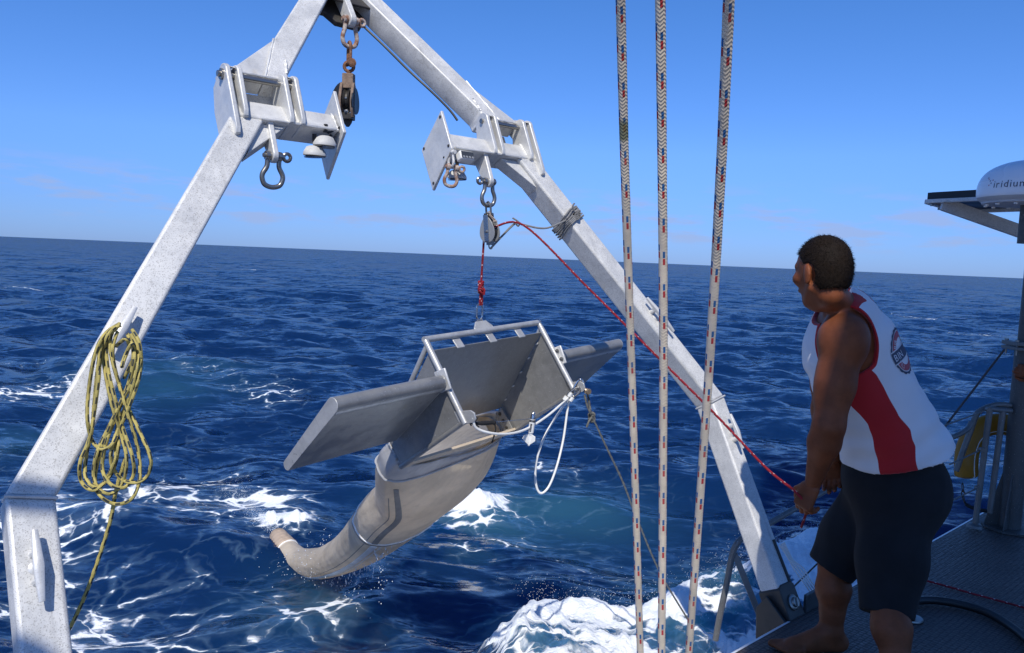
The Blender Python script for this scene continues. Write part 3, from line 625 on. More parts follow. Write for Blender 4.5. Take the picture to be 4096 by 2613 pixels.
def net_ring(i, off=0., wr=True, th=None):
    T = nrm(_cs[min(i+1, _n-1)]-_cs[max(i-1, 0)])
    f = min(1, max(0, (i-9)/25)); T = nrm(tC*(1-f)+T*f)
    A = nrm(tA-T*np.dot(tA, T)); B = np.cross(T, A)
    if np.dot(B, tB) < 0: B = -B
    if th is None: th = np.linspace(0, 2*np.pi, NK, endpoint=False)
    p = 2/_par[i][2]; ca = np.sign(np.cos(th))*np.abs(np.cos(th))**p; sa = np.sign(np.sin(th))*np.abs(np.sin(th))**p
    r = 1.
    if wr:
        fx = min(1, i/14); r = 1+fx*(.035*perlin(np.cos(th)*1.6+i*.09, np.sin(th)*1.6+3)+.018*perlin(np.cos(th)*5+i*.12, np.sin(th)*5+i*.05))
        r = r+fx*.010*np.sin(th*11+2.5*perlin(th*0+i*.06, np.sin(th)*2)+i*.05)*np.clip(.5+perlin(np.cos(th)*2+9, np.sin(th)*2+i*.08), 0, 1)
        if i > 40: r = r+.010*np.sin(i*1.9+np.cos(th)*3)*np.clip(perlin(np.cos(th)*1.5+i*.1, np.sin(th)*1.5)+.2, 0, 1)
        if i > 55: r = r+.03*perlin(np.cos(th)*2+i*.5, np.sin(th)*2+i*.35)
    return _cs[i]+np.outer(ca*(_par[i][0]*r+off), A)+np.outer(sa*(_par[i][1]*r+off), B)
def netmat(name, col, trans=.3, rough=.42):
    t = NT(name); v = t.coord('Object'); n = t.noise(v, 3.5, 4, .6); n2 = t.noise(v, 22, 4, .6); n3 = t.noise(v, 700, 2)
    g = t.mix(t.ramp(n, .35, .7), tuple(c*.8 for c in col), tuple(c*1.1 for c in col)); g = t.mix(t.math('MULTIPLY', t.ramp(n2, .5, .75), .25), g, tuple(c*.6 for c in col))
    t.set(Base_Color=g, Roughness=rough, Coat_Weight=.12, Coat_Roughness=.25); wv = t.n('ShaderNodeTexWave'); wv.inputs['Scale'].default_value = 7.; wv.inputs['Distortion'].default_value = 7.; wv.inputs['Detail'].default_value = 3; t.l(v, wv.inputs['Vector']); b = t.bump(t.math('ADD', t.math('ADD', n2, t.math('MULTIPLY', wv.outputs[1], .35)), t.math('MULTIPLY', n3, .15)), .32, .014)
    tr = t.n('ShaderNodeBsdfTranslucent'); t.l(g, tr.inputs[0]); t.l(b.outputs[0], tr.inputs['Normal']); ms = t.n('ShaderNodeMixShader'); ms.inputs[0].default_value = trans
    t.l(t.b.outputs[0], ms.inputs[1]); t.l(tr.outputs[0], ms.inputs[2]); t.l(ms.outputs[0], t.o.inputs[0]); return t.m
M_NET = netmat('wet_mesh_cloth', (.90, .77, .59), .5); M_COLLAR = netmat('vinyl_collar', (.68, .68, .68), .4, .28); M_SEAM = netmat('seam_tape', (.95, .93, .88), .1, .4); M_BAND = netmat('grey_webbing', (.36, .32, .27), .1, .6)
mbn = MB(); mbn.rings([net_ring(i) for i in range(6, _n-1)], cap=False)
tMi = tM.inverted()
def to_local(mb, M=tMi):
    mb.v = [np.array([list(M @ Vector(p)) for p in v]) for v in mb.v]; return mb
NET = to_local(mbn).build('net', M_NET, TR, ang=180)
def strip(th0, w, i0, i1, off, mat, name):
    mb = MB(); th = np.linspace(th0-w, th0+w, 7); rows = [net_ring(i, off, True, th) for i in range(i0, i1)]
    r = np.array(rows); n = len(r); fs = [(i*7+j, i*7+j+1, (i+1)*7+j+1, (i+1)*7+j) for i in range(n-1) for j in range(6)]
    mb.add(r.reshape(-1, 3), fs); o = to_local(mb).build(name, mat, NET, ang=180)
    sd_ = o.modifiers.new('thick', 'SOLIDIFY'); sd_.thickness = .003; return o
COLL = MB(); COLL.rings([net_ring(i, .003+.002*math.sin(i*1.7)) for i in range(0, 19)], cap=False); to_local(COLL).build('collar', M_COLLAR, NET, ang=180)
hb_ = MB(); hb_.tube(net_ring(18, .006), .005, 6, closed=True); to_local(hb_).build('collar_hem', M_COLLAR, NET)
for i, r, mt in ((40, .006, M_SEAM), (41, .005, M_BAND), (92, .008, M_SEAM)):
    b = MB(); b.tube(net_ring(i, .002), r*.8, 6, closed=True); to_local(b).build('ring_band', mt, NET)
SE = math.pi*.77
strip(SE+.02, .075, 20, 41, .004, M_BAND, 'seam_strip'); strip(SE-.02, .085, 41, 98, .007, M_SEAM, 'seam_strip')
strip(SE-.20, .02, 41, 98, .004, M_SEAM, 'seam_strip'); strip(SE+.26, .012, 22, 80, .003, M_BAND, 'seam_strip')
ce = MB(); ce.rings([net_ring(i, .008+.006*math.sin(i*2.1)) for i in range(93, _n)], cap=True); to_local(ce).build('cod_end', netmat('cod_end_cloth', (.55, .43, .32), .2, .5), NET, ang=180)

# ------------------------------------------------------------------ hanging hardware
def axes_from(pin, down):
    y = nrm(down); x = nrm(V3(pin)-y*np.dot(pin, y)); return x, y, np.cross(x, y)
def bow_shackle(name, c, pin, down, w, Rb, h, r, mat, label, group=None, ring=True):
    x, y, z = axes_from(pin, down); c = V3(c); root = empty(name, c)
    pts = [(-w, -.1*h), (-w, .12*h), (-w*1.08, .35*h), (-Rb*.98, .58*h), (-Rb, .75*h), (-Rb*.72, .93*h), (0, h), (Rb*.72, .93*h), (Rb, .75*h), (Rb*.98, .58*h), (w*1.08, .35*h), (w, .12*h), (w, -.1*h)]
    q = MB(); q.tube(spline([x*a+y*b for a, b in pts], 5), r, 12)
    for s in (-1, 1): q.lathe(x*(s*w-r*1.0), x, [(.001, 0), (r*1.75, 0), (r*1.9, r), (r*1.75, 2*r), (.001, 2*r)], 14)
    q.build('bow', mat, root)
    q = MB(); q.tube([-x*(w+r*1.9), x*(w+r*2.2)], r*.85, 10)
    if ring:
        q.tube([x*(w+r*1.8)+(x*(1+math.cos(a))+y*math.sin(a)*1)*r*1.5 for a in np.linspace(0, 2*np.pi, 14, endpoint=False)], r*.75, 8, closed=True)
    else: q.lathe(x*(w+r*1.0), x, [(.001, 0), (r*1.6, 0), (r*1.6, r*1.3), (.001, r*1.4)], 6)
    q.build('pin', mat, root)
    tag(root, label, 'shackle', group); return root
DN = np.array([0, 0, -1.])
bow_shackle('bow_shackle', AW(-.562, 2.050, .012), au, DN+.08*an, .021, .037, .108, .0088, M_STEEL, 'shiny steel bow shackle hanging empty beneath the finned floodlights')
SH_R = AW(.405, 2.050, .012)
bow_shackle('bow_shackle', SH_R, -au, DN, .021, .034, .102, .0085, M_STEEL, 'steel bow shackle carrying the grey pulley block')
SH_A = V3(aM @ Vector(up2(-.016, .53, .008)))
bow_shackle('bow_shackle', SH_A, au, DN+.05*an, .024, .034, .112, .0095, M_RUSTP, 'rusty bow shackle with flaking white paint at the frame apex')
pR = AW(.215, 2.150, .045)
bow_shackle('bow_shackle', pR, am, DN, .012, .017, .060, .0058, M_GALV, 'small galvanised shackle fixed to the square end plate', None, False)
bow_shackle('bow_shackle', pR+DN*.062+V3([.006, 0, 0]), au*.9+am*.3, DN+np.array([-.1, 0, 0]), .018, .027, .078, .0075, M_RUSTP, 'small rusty shackle linked below the galvanised one on the end plate')

# rusty snatch block below the apex
def snatch_block():
    top = SH_A+DN*.100+an*.005; R0 = empty('snatch_block', top)
    tag(R0, 'rusty brown snatch block with black cheeks hanging under the frame apex', 'pulley block')
    vx = nrm([1, .15, 0]); vy = np.array([-vx[1], vx[0], 0]); z = np.array([0, 0, -1.])
    q = MB(); pts = [(-.011, .082), (-.012, .04), (-.011, .008), (-.006, -.006), (0, -.009), (.006, -.006), (.011, .008), (.012, .04), (.011, .082)]
    e = nrm(vx*.5+vy*-.85); q.tube(spline([e*a+z*b for a, b in pts], 5), .0068, 10); q.build('link', M_RUST, R0)
    q = MB(); q.tube([z*.082-e*.026, z*.082+e*.026], .010, 12); q.lathe(z*.082+e*.018, e, [(.001, 0), (.019, 0), (.019, .012), (.012, .014), (.001, .014)], 14); q.build('link_pin', M_RUST, R0)
    q = MB(); q.tube([z*.095+(vx*math.cos(a)+z*math.sin(a))*.020 for a in np.linspace(0, 2*np.pi, 16, endpoint=False)], .0078, 8, closed=True); q.tube([z*.113, z*.128], .010, 10); q.build('swivel_eye', M_RUST, R0)
    n = nrm(vx*.97-vy*.24); w = np.array([-n[1], n[0], 0])      # n: across the cheeks, w: along the cheek plates
    q = MB(); q.prism([n*-.024+w*-.022+z*.126, n*.024+w*-.022+z*.126, n*.024+w*-.02+z*.165, n*.03+w*-.02+z*.19, n*-.03+w*-.02+z*.19, n*-.024+w*-.02+z*.165], w*.040); q.build('head', M_BRONZE, R0, .003)
    def oval(off, half, top_, bot, th, nm, mt, par):
        poly = []
        for a in np.linspace(0, 2*np.pi, 26, endpoint=False):
            zz = (top_+bot)/2-(bot-top_)/2*math.cos(a); ww = half*math.sin(a)*(1-.18*math.cos(a)); poly.append(n*off+w*ww+z*zz)
        m_ = MB(); m_.prism(poly, n*th); return m_.build(nm, mt, par, .0015)
    oval(.028, .055, .185, .298, .006, 'cheek', M_BLACK, R0)
    e2 = nrm(vx*-.82+vy*.57); m_ = MB(); m_.prism([e2*(.010+.060*math.sin(a)*(1-.15*math.cos(a)))+z*(.235-.075*math.cos(a))-n*.018 for a in np.linspace(0, 2*np.pi, 26, endpoint=False)], np.cross(e2, z)*.006); m_.build('cheek', M_BLACK, R0, .0015)
    q = MB(); q.lathe(z*.237-n*.014, n, [(.001, 0), (.044, 0), (.046, .003), (.036, .010), (.036, .018), (.046, .025), (.044, .028), (.001, .028)], 26); q.build('sheave', M_DARKM, R0)
    for off in (-.030, .022):
        q = MB(); q.prism([n*off+w*a+z*b for a, b in ((-.028, .168), (-.040, .20), (-.052, .245), (-.046, .285), (-.030, .315), (-.012, .315), (-.012, .168))], n*.012); q.build('strap', M_BRONZE, R0, .002)
    for b in (.235, .29):
        q = MB(); q.lathe(-w*.016+z*b, -w, [(.001, 0), (.009, 0), (.009, .012), (.005, .013), (.005, .022), (.001, .023)], 6); q.build('bolt', M_STEEL, R0)
    q = MB(); q.prism([w*-.03+z*.296, w*.028+z*.296, w*.026+z*.322, w*-.028+z*.322], n*.05); q.v[-1] -= n*.025; q.build('tail_plate', M_DARKM, R0, .002)
    q = MB(); q.prism([n*a+z*b-w*.002 for a, b in ((-.022, .318), (.022, .318), (.017, .336), (.006, .352), (-.006, .352), (-.017, .336))], w*.006); q.build('becket', M_DARKM, R0, .002)
snatch_block()

# grey pulley block on the right shackle
PB = SH_R+DN*.092
def pulley():
    R0 = empty('pulley_block', PB); tag(R0, 'grey pulley block with stainless strap carrying the red hoisting rope', 'pulley block')
    z = nrm([.10, 0, -1.]); n = nrm([-.62, -.78, 0]); n = nrm(n-z*np.dot(n, z)); w = np.cross(z, n)
    q = MB(); pts = [(-.012, .05), (-.013, .025), (-.011, .006), (0, -.006), (.011, .006), (.013, .025), (.012, .05)]
    q.tube(spline([w*a+z*b for a, b in pts], 5), .0045, 8); q.tube([z*.046-w*.02, z*.046+w*.02], .005, 8); q.build('top_shackle', M_STEEL, R0)
    for off in (-.020, .015):
        poly = []
        for a in np.linspace(0, 2*np.pi, 28, endpoint=False):
            zz = .112-.056*math.cos(a); poly.append(n*off+w*(.040*math.sin(a)*(1-.28*math.cos(a)))+z*zz)
        q = MB(); q.prism(poly, n*.005); q.build('cheek', M_GREYP, R0, .0015)
    q = MB(); q.lathe(z*.118-n*.011, n, [(.001, 0), (.034, 0), (.035, .004), (.029, .010), (.029, .014), (.035, .018), (.034, .022), (.001, .022)], 24); q.build('sheave', M_BLACK, R0)
    q = MB(); q.box(z*.105+n*.0225, (w, z, n), (.0125, .056, .0022)); S_ = q.build('strap', M_STAIN, R0, .001)
    q = MB(); q.lathe(z*.12+n*.0245, n, [(.001, 0), (.007, 0), (.007, .005), (.001, .006)], 6); q.build('bolt', M_STEEL, S_)
    q = MB(); q.box(z*.056, (w, z, n), (.012, .014, .02)); q.build('head', M_DARKM, R0, .002)
    q = MB(); q.box(z*.168, (w, z, n), (.012, .010, .014)); q.tube([z*.182+w*.010*math.cos(a)+z*.013*math.sin(a) for a in np.linspace(0, 2*np.pi, 14, endpoint=False)], .0032, 6, closed=True); q.build('becket', M_STEEL, R0, .001)
    return z, n, w
pz, pn_, pw = pulley()
# twine tied through the block's head
q = MB()
rr = random.Random(3); P0 = PB+pz*.035
q.tube(spline([P0-pw*.01, P0+pw*.004+pz*.006-.012*V3([0, 1, 0]), P0-pw*.018+pz*.03-.02*V3([0, 1, 0]), P0-pw*.03+pz*.045-.015*V3([0, 1, 0])], 6), .0025, 6)
q.tube(spline([P0-pw*.006, P0-pw*.012+pz*.018-.02*V3([0, 1, 0]), P0-pw*.034+pz*.036-.02*V3([0, 1, 0])], 6), .0025, 6); q.ball(P0-pw*.033+pz*.045-.015*V3([0, 1, 0]), (.010, .007, .007), 5)
tag(q.build('twine', M_TAN), 'short pale twine knotted at the head of the grey pulley', 'twine')

# red hoisting rope: from the trawl, over the sheave, down to the hand
HAND = at(3205, 2000, 2.78)
LK = TW(0, -.065, .006)+np.array([0, 0, .052])
cS = PB+pz*.118; rS = .034
left = cS+pw*rS*.9; right = cS-pw*rS*.9
lp, rp_ = (left, right) if (left[0] < right[0]) else (right, left)
arc = [cS+(lp-cS)*math.cos(a)-pz*rS*math.sin(a)*.9 for a in np.linspace(0, math.pi*.82, 8)]
path = [LK+np.array([0, 0, .006]), LK*.5+lp*.5, *arc, at(2100, 905, 3.50), at(2350, 1150, 3.36), at(2546, 1345, 3.24), at(2858, 1655, 3.0), at(3060, 1868, 2.86), HAND+np.array([-.025, -.01, .03]), HAND+np.array([.02, 0, -.03]), HAND+np.array([.03, .06, -.12])]
pp = spline(path, 10); seglen = np.linalg.norm(np.diff(pp, axis=0), axis=1)
q = MB(); q.tube(pp, .0048, 10)
k = at(1950, 1142, 3.52)                                     # knot above the trawl
kz = LK*.26*0+LK+(lp-LK)*.27
for j in range(5): q.tube([kz+np.array([.010*math.cos(a+j), .010*math.sin(a+j), -.022+.010*j+.006*math.sin(2*a+j)]) for a in np.linspace(0, 2*np.pi, 14, endpoint=False)], .0046, 6, closed=True)
q.tube([kz+np.array([.006, .003, -.02]), LK+np.array([.010, 0, .008])], .0046, 8); q.tube(spline([kz, kz+np.array([.016, -.01, -.012]), kz+np.array([.014, -.012, -.035])], 5), .0046, 6)
tag(q.build('hoist_rope', M_RED), 'thin red rope running from the trawl over the grey pulley to the man', 'rope')
# stainless link joining rope and trawl
q = MB(); lz = np.array([0, 0, 1.]); lx = nrm([.8, .5, 0])
q.tube([LK+lx*.0145*math.copysign(min(1, abs(1.25*math.cos(a))), math.cos(a))+lz*(-.022+.036*math.sin(a)) for a in np.linspace(0, 2*np.pi, 30, endpoint=False)], .0042, 8, closed=True)
q.lathe(LK-lz*.058-lx*.014, lx, [(.001, 0), (.007, 0), (.007, .005), (.004, .006), (.004, .024), (.007, .025), (.007, .030), (.001, .031)], 8)
tag(q.build('oval_link', M_STAIN), 'bright stainless oval link at the trawl lifting lug', 'link')
# grey lashing round the right arm with its tail to the pulley
q = MB(); ad = nrm([.705-1.45, 2.172-.981, 0]); aw = np.array([-ad[1], ad[0], 0]); cc = np.array([.735, 1.955, 0]) 
cc = np.array([1.45, .981, 0])+ad*np.dot(np.array([.74, 1.83, 0])-np.array([1.45, .981, 0]), ad)-0*aw
mid = cc-aw*(-.051) if np.dot(np.array([1.345, .959, 0])-np.array([1.45, .981, 0]), aw) > 0 else cc+aw*(-.051)
for j in range(6):
    o = mid+ad*(.010*j-.02); sk = .006*j
    P = []
    for a in np.linspace(0, 2*np.pi, 32, endpoint=False):
        ca, sa = math.cos(a), math.sin(a); rr_ = .0585/max(abs(ca), abs(sa))*(.93 if abs(abs(ca)-abs(sa)) < .25 else 1); P.append(V3(aM @ Vector(o+aw*ca*rr_+np.array([0, 0, 1])*sa*rr_+ad*(.012*sa+.004*math.sin(a*2+j)))))
    q.tube(P, .0042, 6, closed=True)
kn = V3(aM @ Vector(mid+ad*.01+np.array([0, 0, .066])))
for j in range(4): q.tube([kn+np.array([.016*math.cos(a+j), -.006, .012*math.sin(a+j*1.3)+.006*j-.01]) for a in np.linspace(0, 2*np.pi, 12, endpoint=False)], .0042, 6, closed=True)
be = PB+pz*.192
q.tube(spline([kn, at(2190, 912, 3.56), at(2095, 900, 3.56), at(2060, 895, 3.555), be], 8), .0042, 8); q.tube(spline([be, at(2050, 900, 3.55), at(2072, 905, 3.54), at(2076, 890, 3.53), at(2050, 872, 3.53)], 6), .0038, 6)
q.tube(spline([kn, kn+np.array([-.02, -.02, .03]), kn+np.array([-.012, -.02, .05])], 4), .0038, 6)
tag(q.build('lashing_line', M_LASH), 'grey line lashed in turns round the right arm and tied to the pulley', 'rope')

# bridle, tow line and fittings of the trawl
EL, ER = TW(-WA, HB+.010, -.05), TW(WA, HB+.010, -.05)
c3 = lambda x, y, Y: at(1100+x*.78125, 1200+y*.78125, Y)
q = MB(); q.tube(spline([EL, c3(1030, 655, 3.06), c3(1110, 683, 3.1), c3(1210, 684, 3.2), c3(1300, 655, 3.32), c3(1400, 590, 3.46), c3(1480, 520, 3.58), c3(1512, 488, 3.63)], 8), .0052, 10)
q.tube(spline([c3(1516, 490, 3.63), c3(1480, 540, 3.6), c3(1400, 660, 3.54), c3(1350, 780, 3.5), c3(1333, 880, 3.5), c3(1340, 960, 3.5), c3(1364, 990, 3.5), c3(1402, 955, 3.52), c3(1440, 860, 3.55), c3(1475, 720, 3.6), c3(1498, 560, 3.64), c3(1512, 500, 3.64)], 8), .0052, 10)
for x, y in ((1505, 495), (1512, 518), (1480, 512)): q.lathe(c3(x, y, 3.61), (.5, 0, .8), [(.001, 0), (.009, 0), (.009, .02), (.001, .021)], 8)
tag(q.build('bridle_cord', M_WCORD), 'white plastic covered cord drooping in a long loop below the trawl mouth', 'cord')
def snap(name, c, d, L, label, mat=M_STAIN, w=.014):
    d = nrm(d); e = nrm(np.cross(d, [.3, 1, .2])); q = MB()
    q.tube([c+d*(L/2*math.sin(a))+e*w*math.copysign(min(1, 1.3*abs(math.cos(a))), math.cos(a)) for a in np.linspace(0, 2*np.pi, 26, endpoint=False)], .0045, 8, closed=True)
    q.lathe(c-d*L/2, d, [(.001, -.014), (.007, -.012), (.008, -.004), (.006, .004), (.001, .006)], 10); q.ball(c+d*(L/2-.004)+e*.008, .008, 5); tag(q.build(name, mat), label, 'clip'); return q
snap('snap_hook', c3(1548, 450, 3.66), (.45, 0, .8), .085, 'stainless snap hook clipped upright on the right tow eye')
snap('snap_hook', c3(1530, 478, 3.655), (.7, 0, .6), .07, 'rust stained snap hook crossing behind the upright one on the right tow eye', M_STEEL)
q = MB(); q.lathe(c3(1592, 466, 3.67), (.5, -.8, 0), [(.001, 0), (.012, 0), (.014, .004), (.009, .010), (.009, .016), (.014, .022), (.012, .026), (.001, .026)], 16)
tag(q.build('brass_roller', simple('tarnished_brass', (.4, .3, .2), .4, .6, .3, 30, .1)), 'tarnished brass roller beside the snap hooks', 'roller')
q = MB()
for off in (0, .012): q.tube(spline([c3(1585, 485, 3.67)+off, c3(1600, 545, 3.67)+off*.8, c3(1618, 585, 3.67)], 6), .0052, 8)
for j in range(4): q.tube([c3(1622, 590+8*j, 3.67)+np.array([.013*math.cos(a+j), .006, .010*math.sin(a)]) for a in np.linspace(0, 2*np.pi, 12, endpoint=False)], .006, 6, closed=True)
q.tube(spline([c3(1622, 600, 3.67), c3(1606, 625, 3.66), c3(1596, 652, 3.66)], 5), .0055, 6)
q.tube(spline([c3(1625, 600, 3.67), c3(1700, 760, 3.7), c3(1780, 930, 3.74), c3(1850, 1110, 3.78), at(2640, 2290, 3.83), at(2765, 2500, 3.88)], 10), .0046, 8)
tag(q.build('tow_line', M_GREYR), 'thin grey tow line knotted to the trawl and running down to the stern wash', 'rope')
q = MB(); q.tube(spline([EL+np.array([.01, 0, 0]), c3(1010, 628, 3.07), c3(1060, 632, 3.1), c3(1118, 627, 3.14)], 6), [.010]*6+[.0075]*6+[.009]*7, 8)
q.ball(c3(1120, 628, 3.14), .010, 5); q.tube(spline([c3(1122, 630, 3.14), c3(1130, 660, 3.14), c3(1120, 700, 3.14), c3(1110, 732, 3.14)], 6), .0032, 6)
for x, y in ((1000, 610), (1005, 645), (1045, 650)): q.tube(spline([c3(995, 622, 3.07), c3(x, y, 3.06)], 3), .003, 6)
tag(q.build('bungee', M_BLKCORD), 'black elastic tie knotted to the left tow eye', 'cord')
q = MB(); q.tube([c3(1122, 626, 3.14), c3(1300, 610, 3.34), c3(1510, 500, 3.62)], .0013, 6); tag(q.build('steel_wire', M_STAIN), 'thin steel wire stretched across the trawl mouth holding the flow meter', 'wire')
def flowmeter():
    c = c3(1320, 610, 3.33); R0 = empty('flow_meter', c); tag(R0, 'silver torpedo shaped flow meter with white propeller hanging in the trawl mouth', 'flow meter')
    d = nrm(c3(1298, 755, 3.33)-c3(1325, 570, 3.33)); L = np.linalg.norm(c3(1298, 755, 3.33)-c3(1325, 570, 3.33)); z0 = c3(1325, 570, 3.33)-c
    q = MB(); q.lathe(z0, d, [(.0005, 0), (.005, .004), (.0095, .014), (.0115, .026), (.012, .034)], 18); q.build('nose', M_STAIN, R0)
    q = MB(); q.lathe(z0, d, [(.0125, .034), (.0125, .092), (.009, .094), (.009, .1)], 18); B_ = q.build('body', M_WHITE, R0)
    q = MB(); q.lathe(z0, d, [(.0132, .036), (.0132, .046), (.0126, .046)], 18); q.build('clamp_ring', M_STEEL, R0)
    x = nrm(np.cross(d, [0, 1, 0])); y = np.cross(d, x)
    for a in range(6):
        q = MB(); q.box(z0+d*(.054+.006*a)+y*.0124-x*.003, (x, d, y), (.004, .0018, .0012)); q.build('counter_slot', M_DARKM, B_)
    for j in range(3):
        a = j*2.094+.4; e = x*math.cos(a)+y*math.sin(a); t_ = np.cross(d, e)
        q = MB(); q.prism([z0+d*.098+e*.004, z0+d*.104+e*.026+t_*.006, z0+d*.122+e*.030+t_*.012, z0+d*.136+e*.014+t_*.008, z0+d*.146+e*.004], t_*.003); q.build('propeller_blade', M_WHITE, R0, .001)
    q = MB(); q.lathe(z0, d, [(.006, .095), (.0065, .12), (.005, .148), (.001, .152)], 12); q.build('hub', M_WHITE, R0)
flowmeter()

# yellow rope coiled on the left cleat
q = MB(); c5 = lambda x, y, Y: at(x*.92, 1200+y*.92, Y)
loops = [[(520, 103), (455, 150), (412, 240), (385, 400), (380, 520), (400, 610), (440, 648), (485, 630), (520, 560), (575, 430), (612, 300), (606, 190), (575, 130)],
         [(525, 110), (460, 150), (437, 250), (425, 380), (392, 590), (350, 700), (350, 780), (385, 822), (430, 818), (490, 745), (515, 640), (510, 560), (560, 430), (606, 330), (600, 190)],
         [(515, 108), (470, 150), (450, 240), (462, 340), (490, 470), (525, 580), (550, 690), (535, 790), (490, 840), (440, 830), (408, 770), (420, 670), (470, 560), (530, 440), (585, 340), (612, 240), (590, 160)],
         [(500, 118), (478, 180), (495, 290), (545, 440), (610, 580), (655, 690), (640, 765), (590, 795), (530, 780), (485, 715), (490, 630), (545, 480), (598, 350), (590, 190)],
         [(510, 140), (490, 210), (500, 300), (548, 470), (598, 640), (608, 770), (575, 862), (505, 888), (440, 855), (412, 790), (440, 650), (500, 500), (560, 360), (580, 230), (555, 150)],
         [(512, 112), (448, 170), (425, 300), (410, 450), (400, 560), (375, 680), (372, 770), (410, 812), (455, 790), (500, 690), (505, 590), (550, 470), (590, 320), (600, 220), (570, 150)],
         [(508, 120), (465, 180), (470, 300), (500, 430), (535, 560), (575, 680), (580, 760), (540, 815), (480, 800), (445, 730), (465, 610), (520, 470), (570, 330), (585, 240), (560, 165)],
         [(505, 200), (545, 170), (560, 200), (540, 260), (530, 290), (545, 240), (575, 190), (585, 240), (540, 340)]]
for j, l in enumerate(loops):
    n = len(l); dep = [1.995-.03*math.sin(math.pi*i/(n-1))-.007*((j*3+i*2) % 5)+(.03 if i in (0, n-1) else 0) for i in range(n)]
    q.tube(spline([c5(x, y, d) for (x, y), d in zip(l, dep)], 10), .0046, 8)
q.tube(spline([c5(x, y, 1.97) for x, y in ((545, 690), (520, 770), (500, 850), (482, 950), (440, 1090), (380, 1260), (312, 1410), (255, 1500))], 10), .0052, 8)
tag(q.build('coiled_rope', M_YEL), 'yellow and black flecked rope hung in loops from the left cleat', 'rope')

# three heavy braided ropes in the foreground
def braid(pts, r, lab, mat=None):
    P = spline([at(*p) for p in pts], 2); L = np.linalg.norm(np.diff(P, axis=0), axis=1).sum(); n = int(L/.0016)
    s = np.r_[0, np.cumsum(np.linalg.norm(np.diff(P, axis=0), axis=1))]; u_ = np.linspace(0, s[-1], n); P = np.stack([np.interp(u_, s, P[:, i]) for i in range(3)], 1)
    k = 24; q = MB(); q.tube(P, r, k); V = q.v[0].reshape(n, k, 3); th = np.arange(k)/k*2*np.pi
    h = np.abs(np.sin(th[None]*4+u_[:, None]*80*6.2832/2))*np.abs(np.sin(th[None]*4-u_[:, None]*80*6.2832/2)); h = (h-.45)*.00012+.0003*perlin(u_[:, None]*180+th[None]*0, th[None]*3+u_[:, None]*0)
    V += (V-P[:, None])/r*h[..., None]; q.v[0] = V.reshape(-1, 3)
    tag(q.build('braided_rope', mat or M_BRAID, ang=180), lab, 'rope', 'heavy braided ropes of the tackle')
braid([(2462, -700, 1.19), (2476, -260, 1.27), (2497, 600, 1.46), (2527, 1500, 1.64), (2561, 2613, 1.82), (2568, 2900, 1.86), (2590, 3440, 2.0)], .0081, 'braided rope of the tackle with an olive green stain', M_BRAIDS)
braid([(2632, -700, 1.14), (2638, -260, 1.21), (2648, 600, 1.37), (2654, 1500, 1.52), (2646, 2613, 1.66), (2645, 2900, 1.70), (2640, 3700, 1.80)], .0081, 'middle braided rope between the stained one and the separate one')
braid([(2946, -700, 1.00), (2926, -260, 1.08), (2888, 600, 1.26), (2835, 1500, 1.47), (2755, 2613, 1.70), (2733, 2900, 1.75), (2690, 3560, 1.9)], .0081, 'separate braided rope crossing in front of the right frame leg')
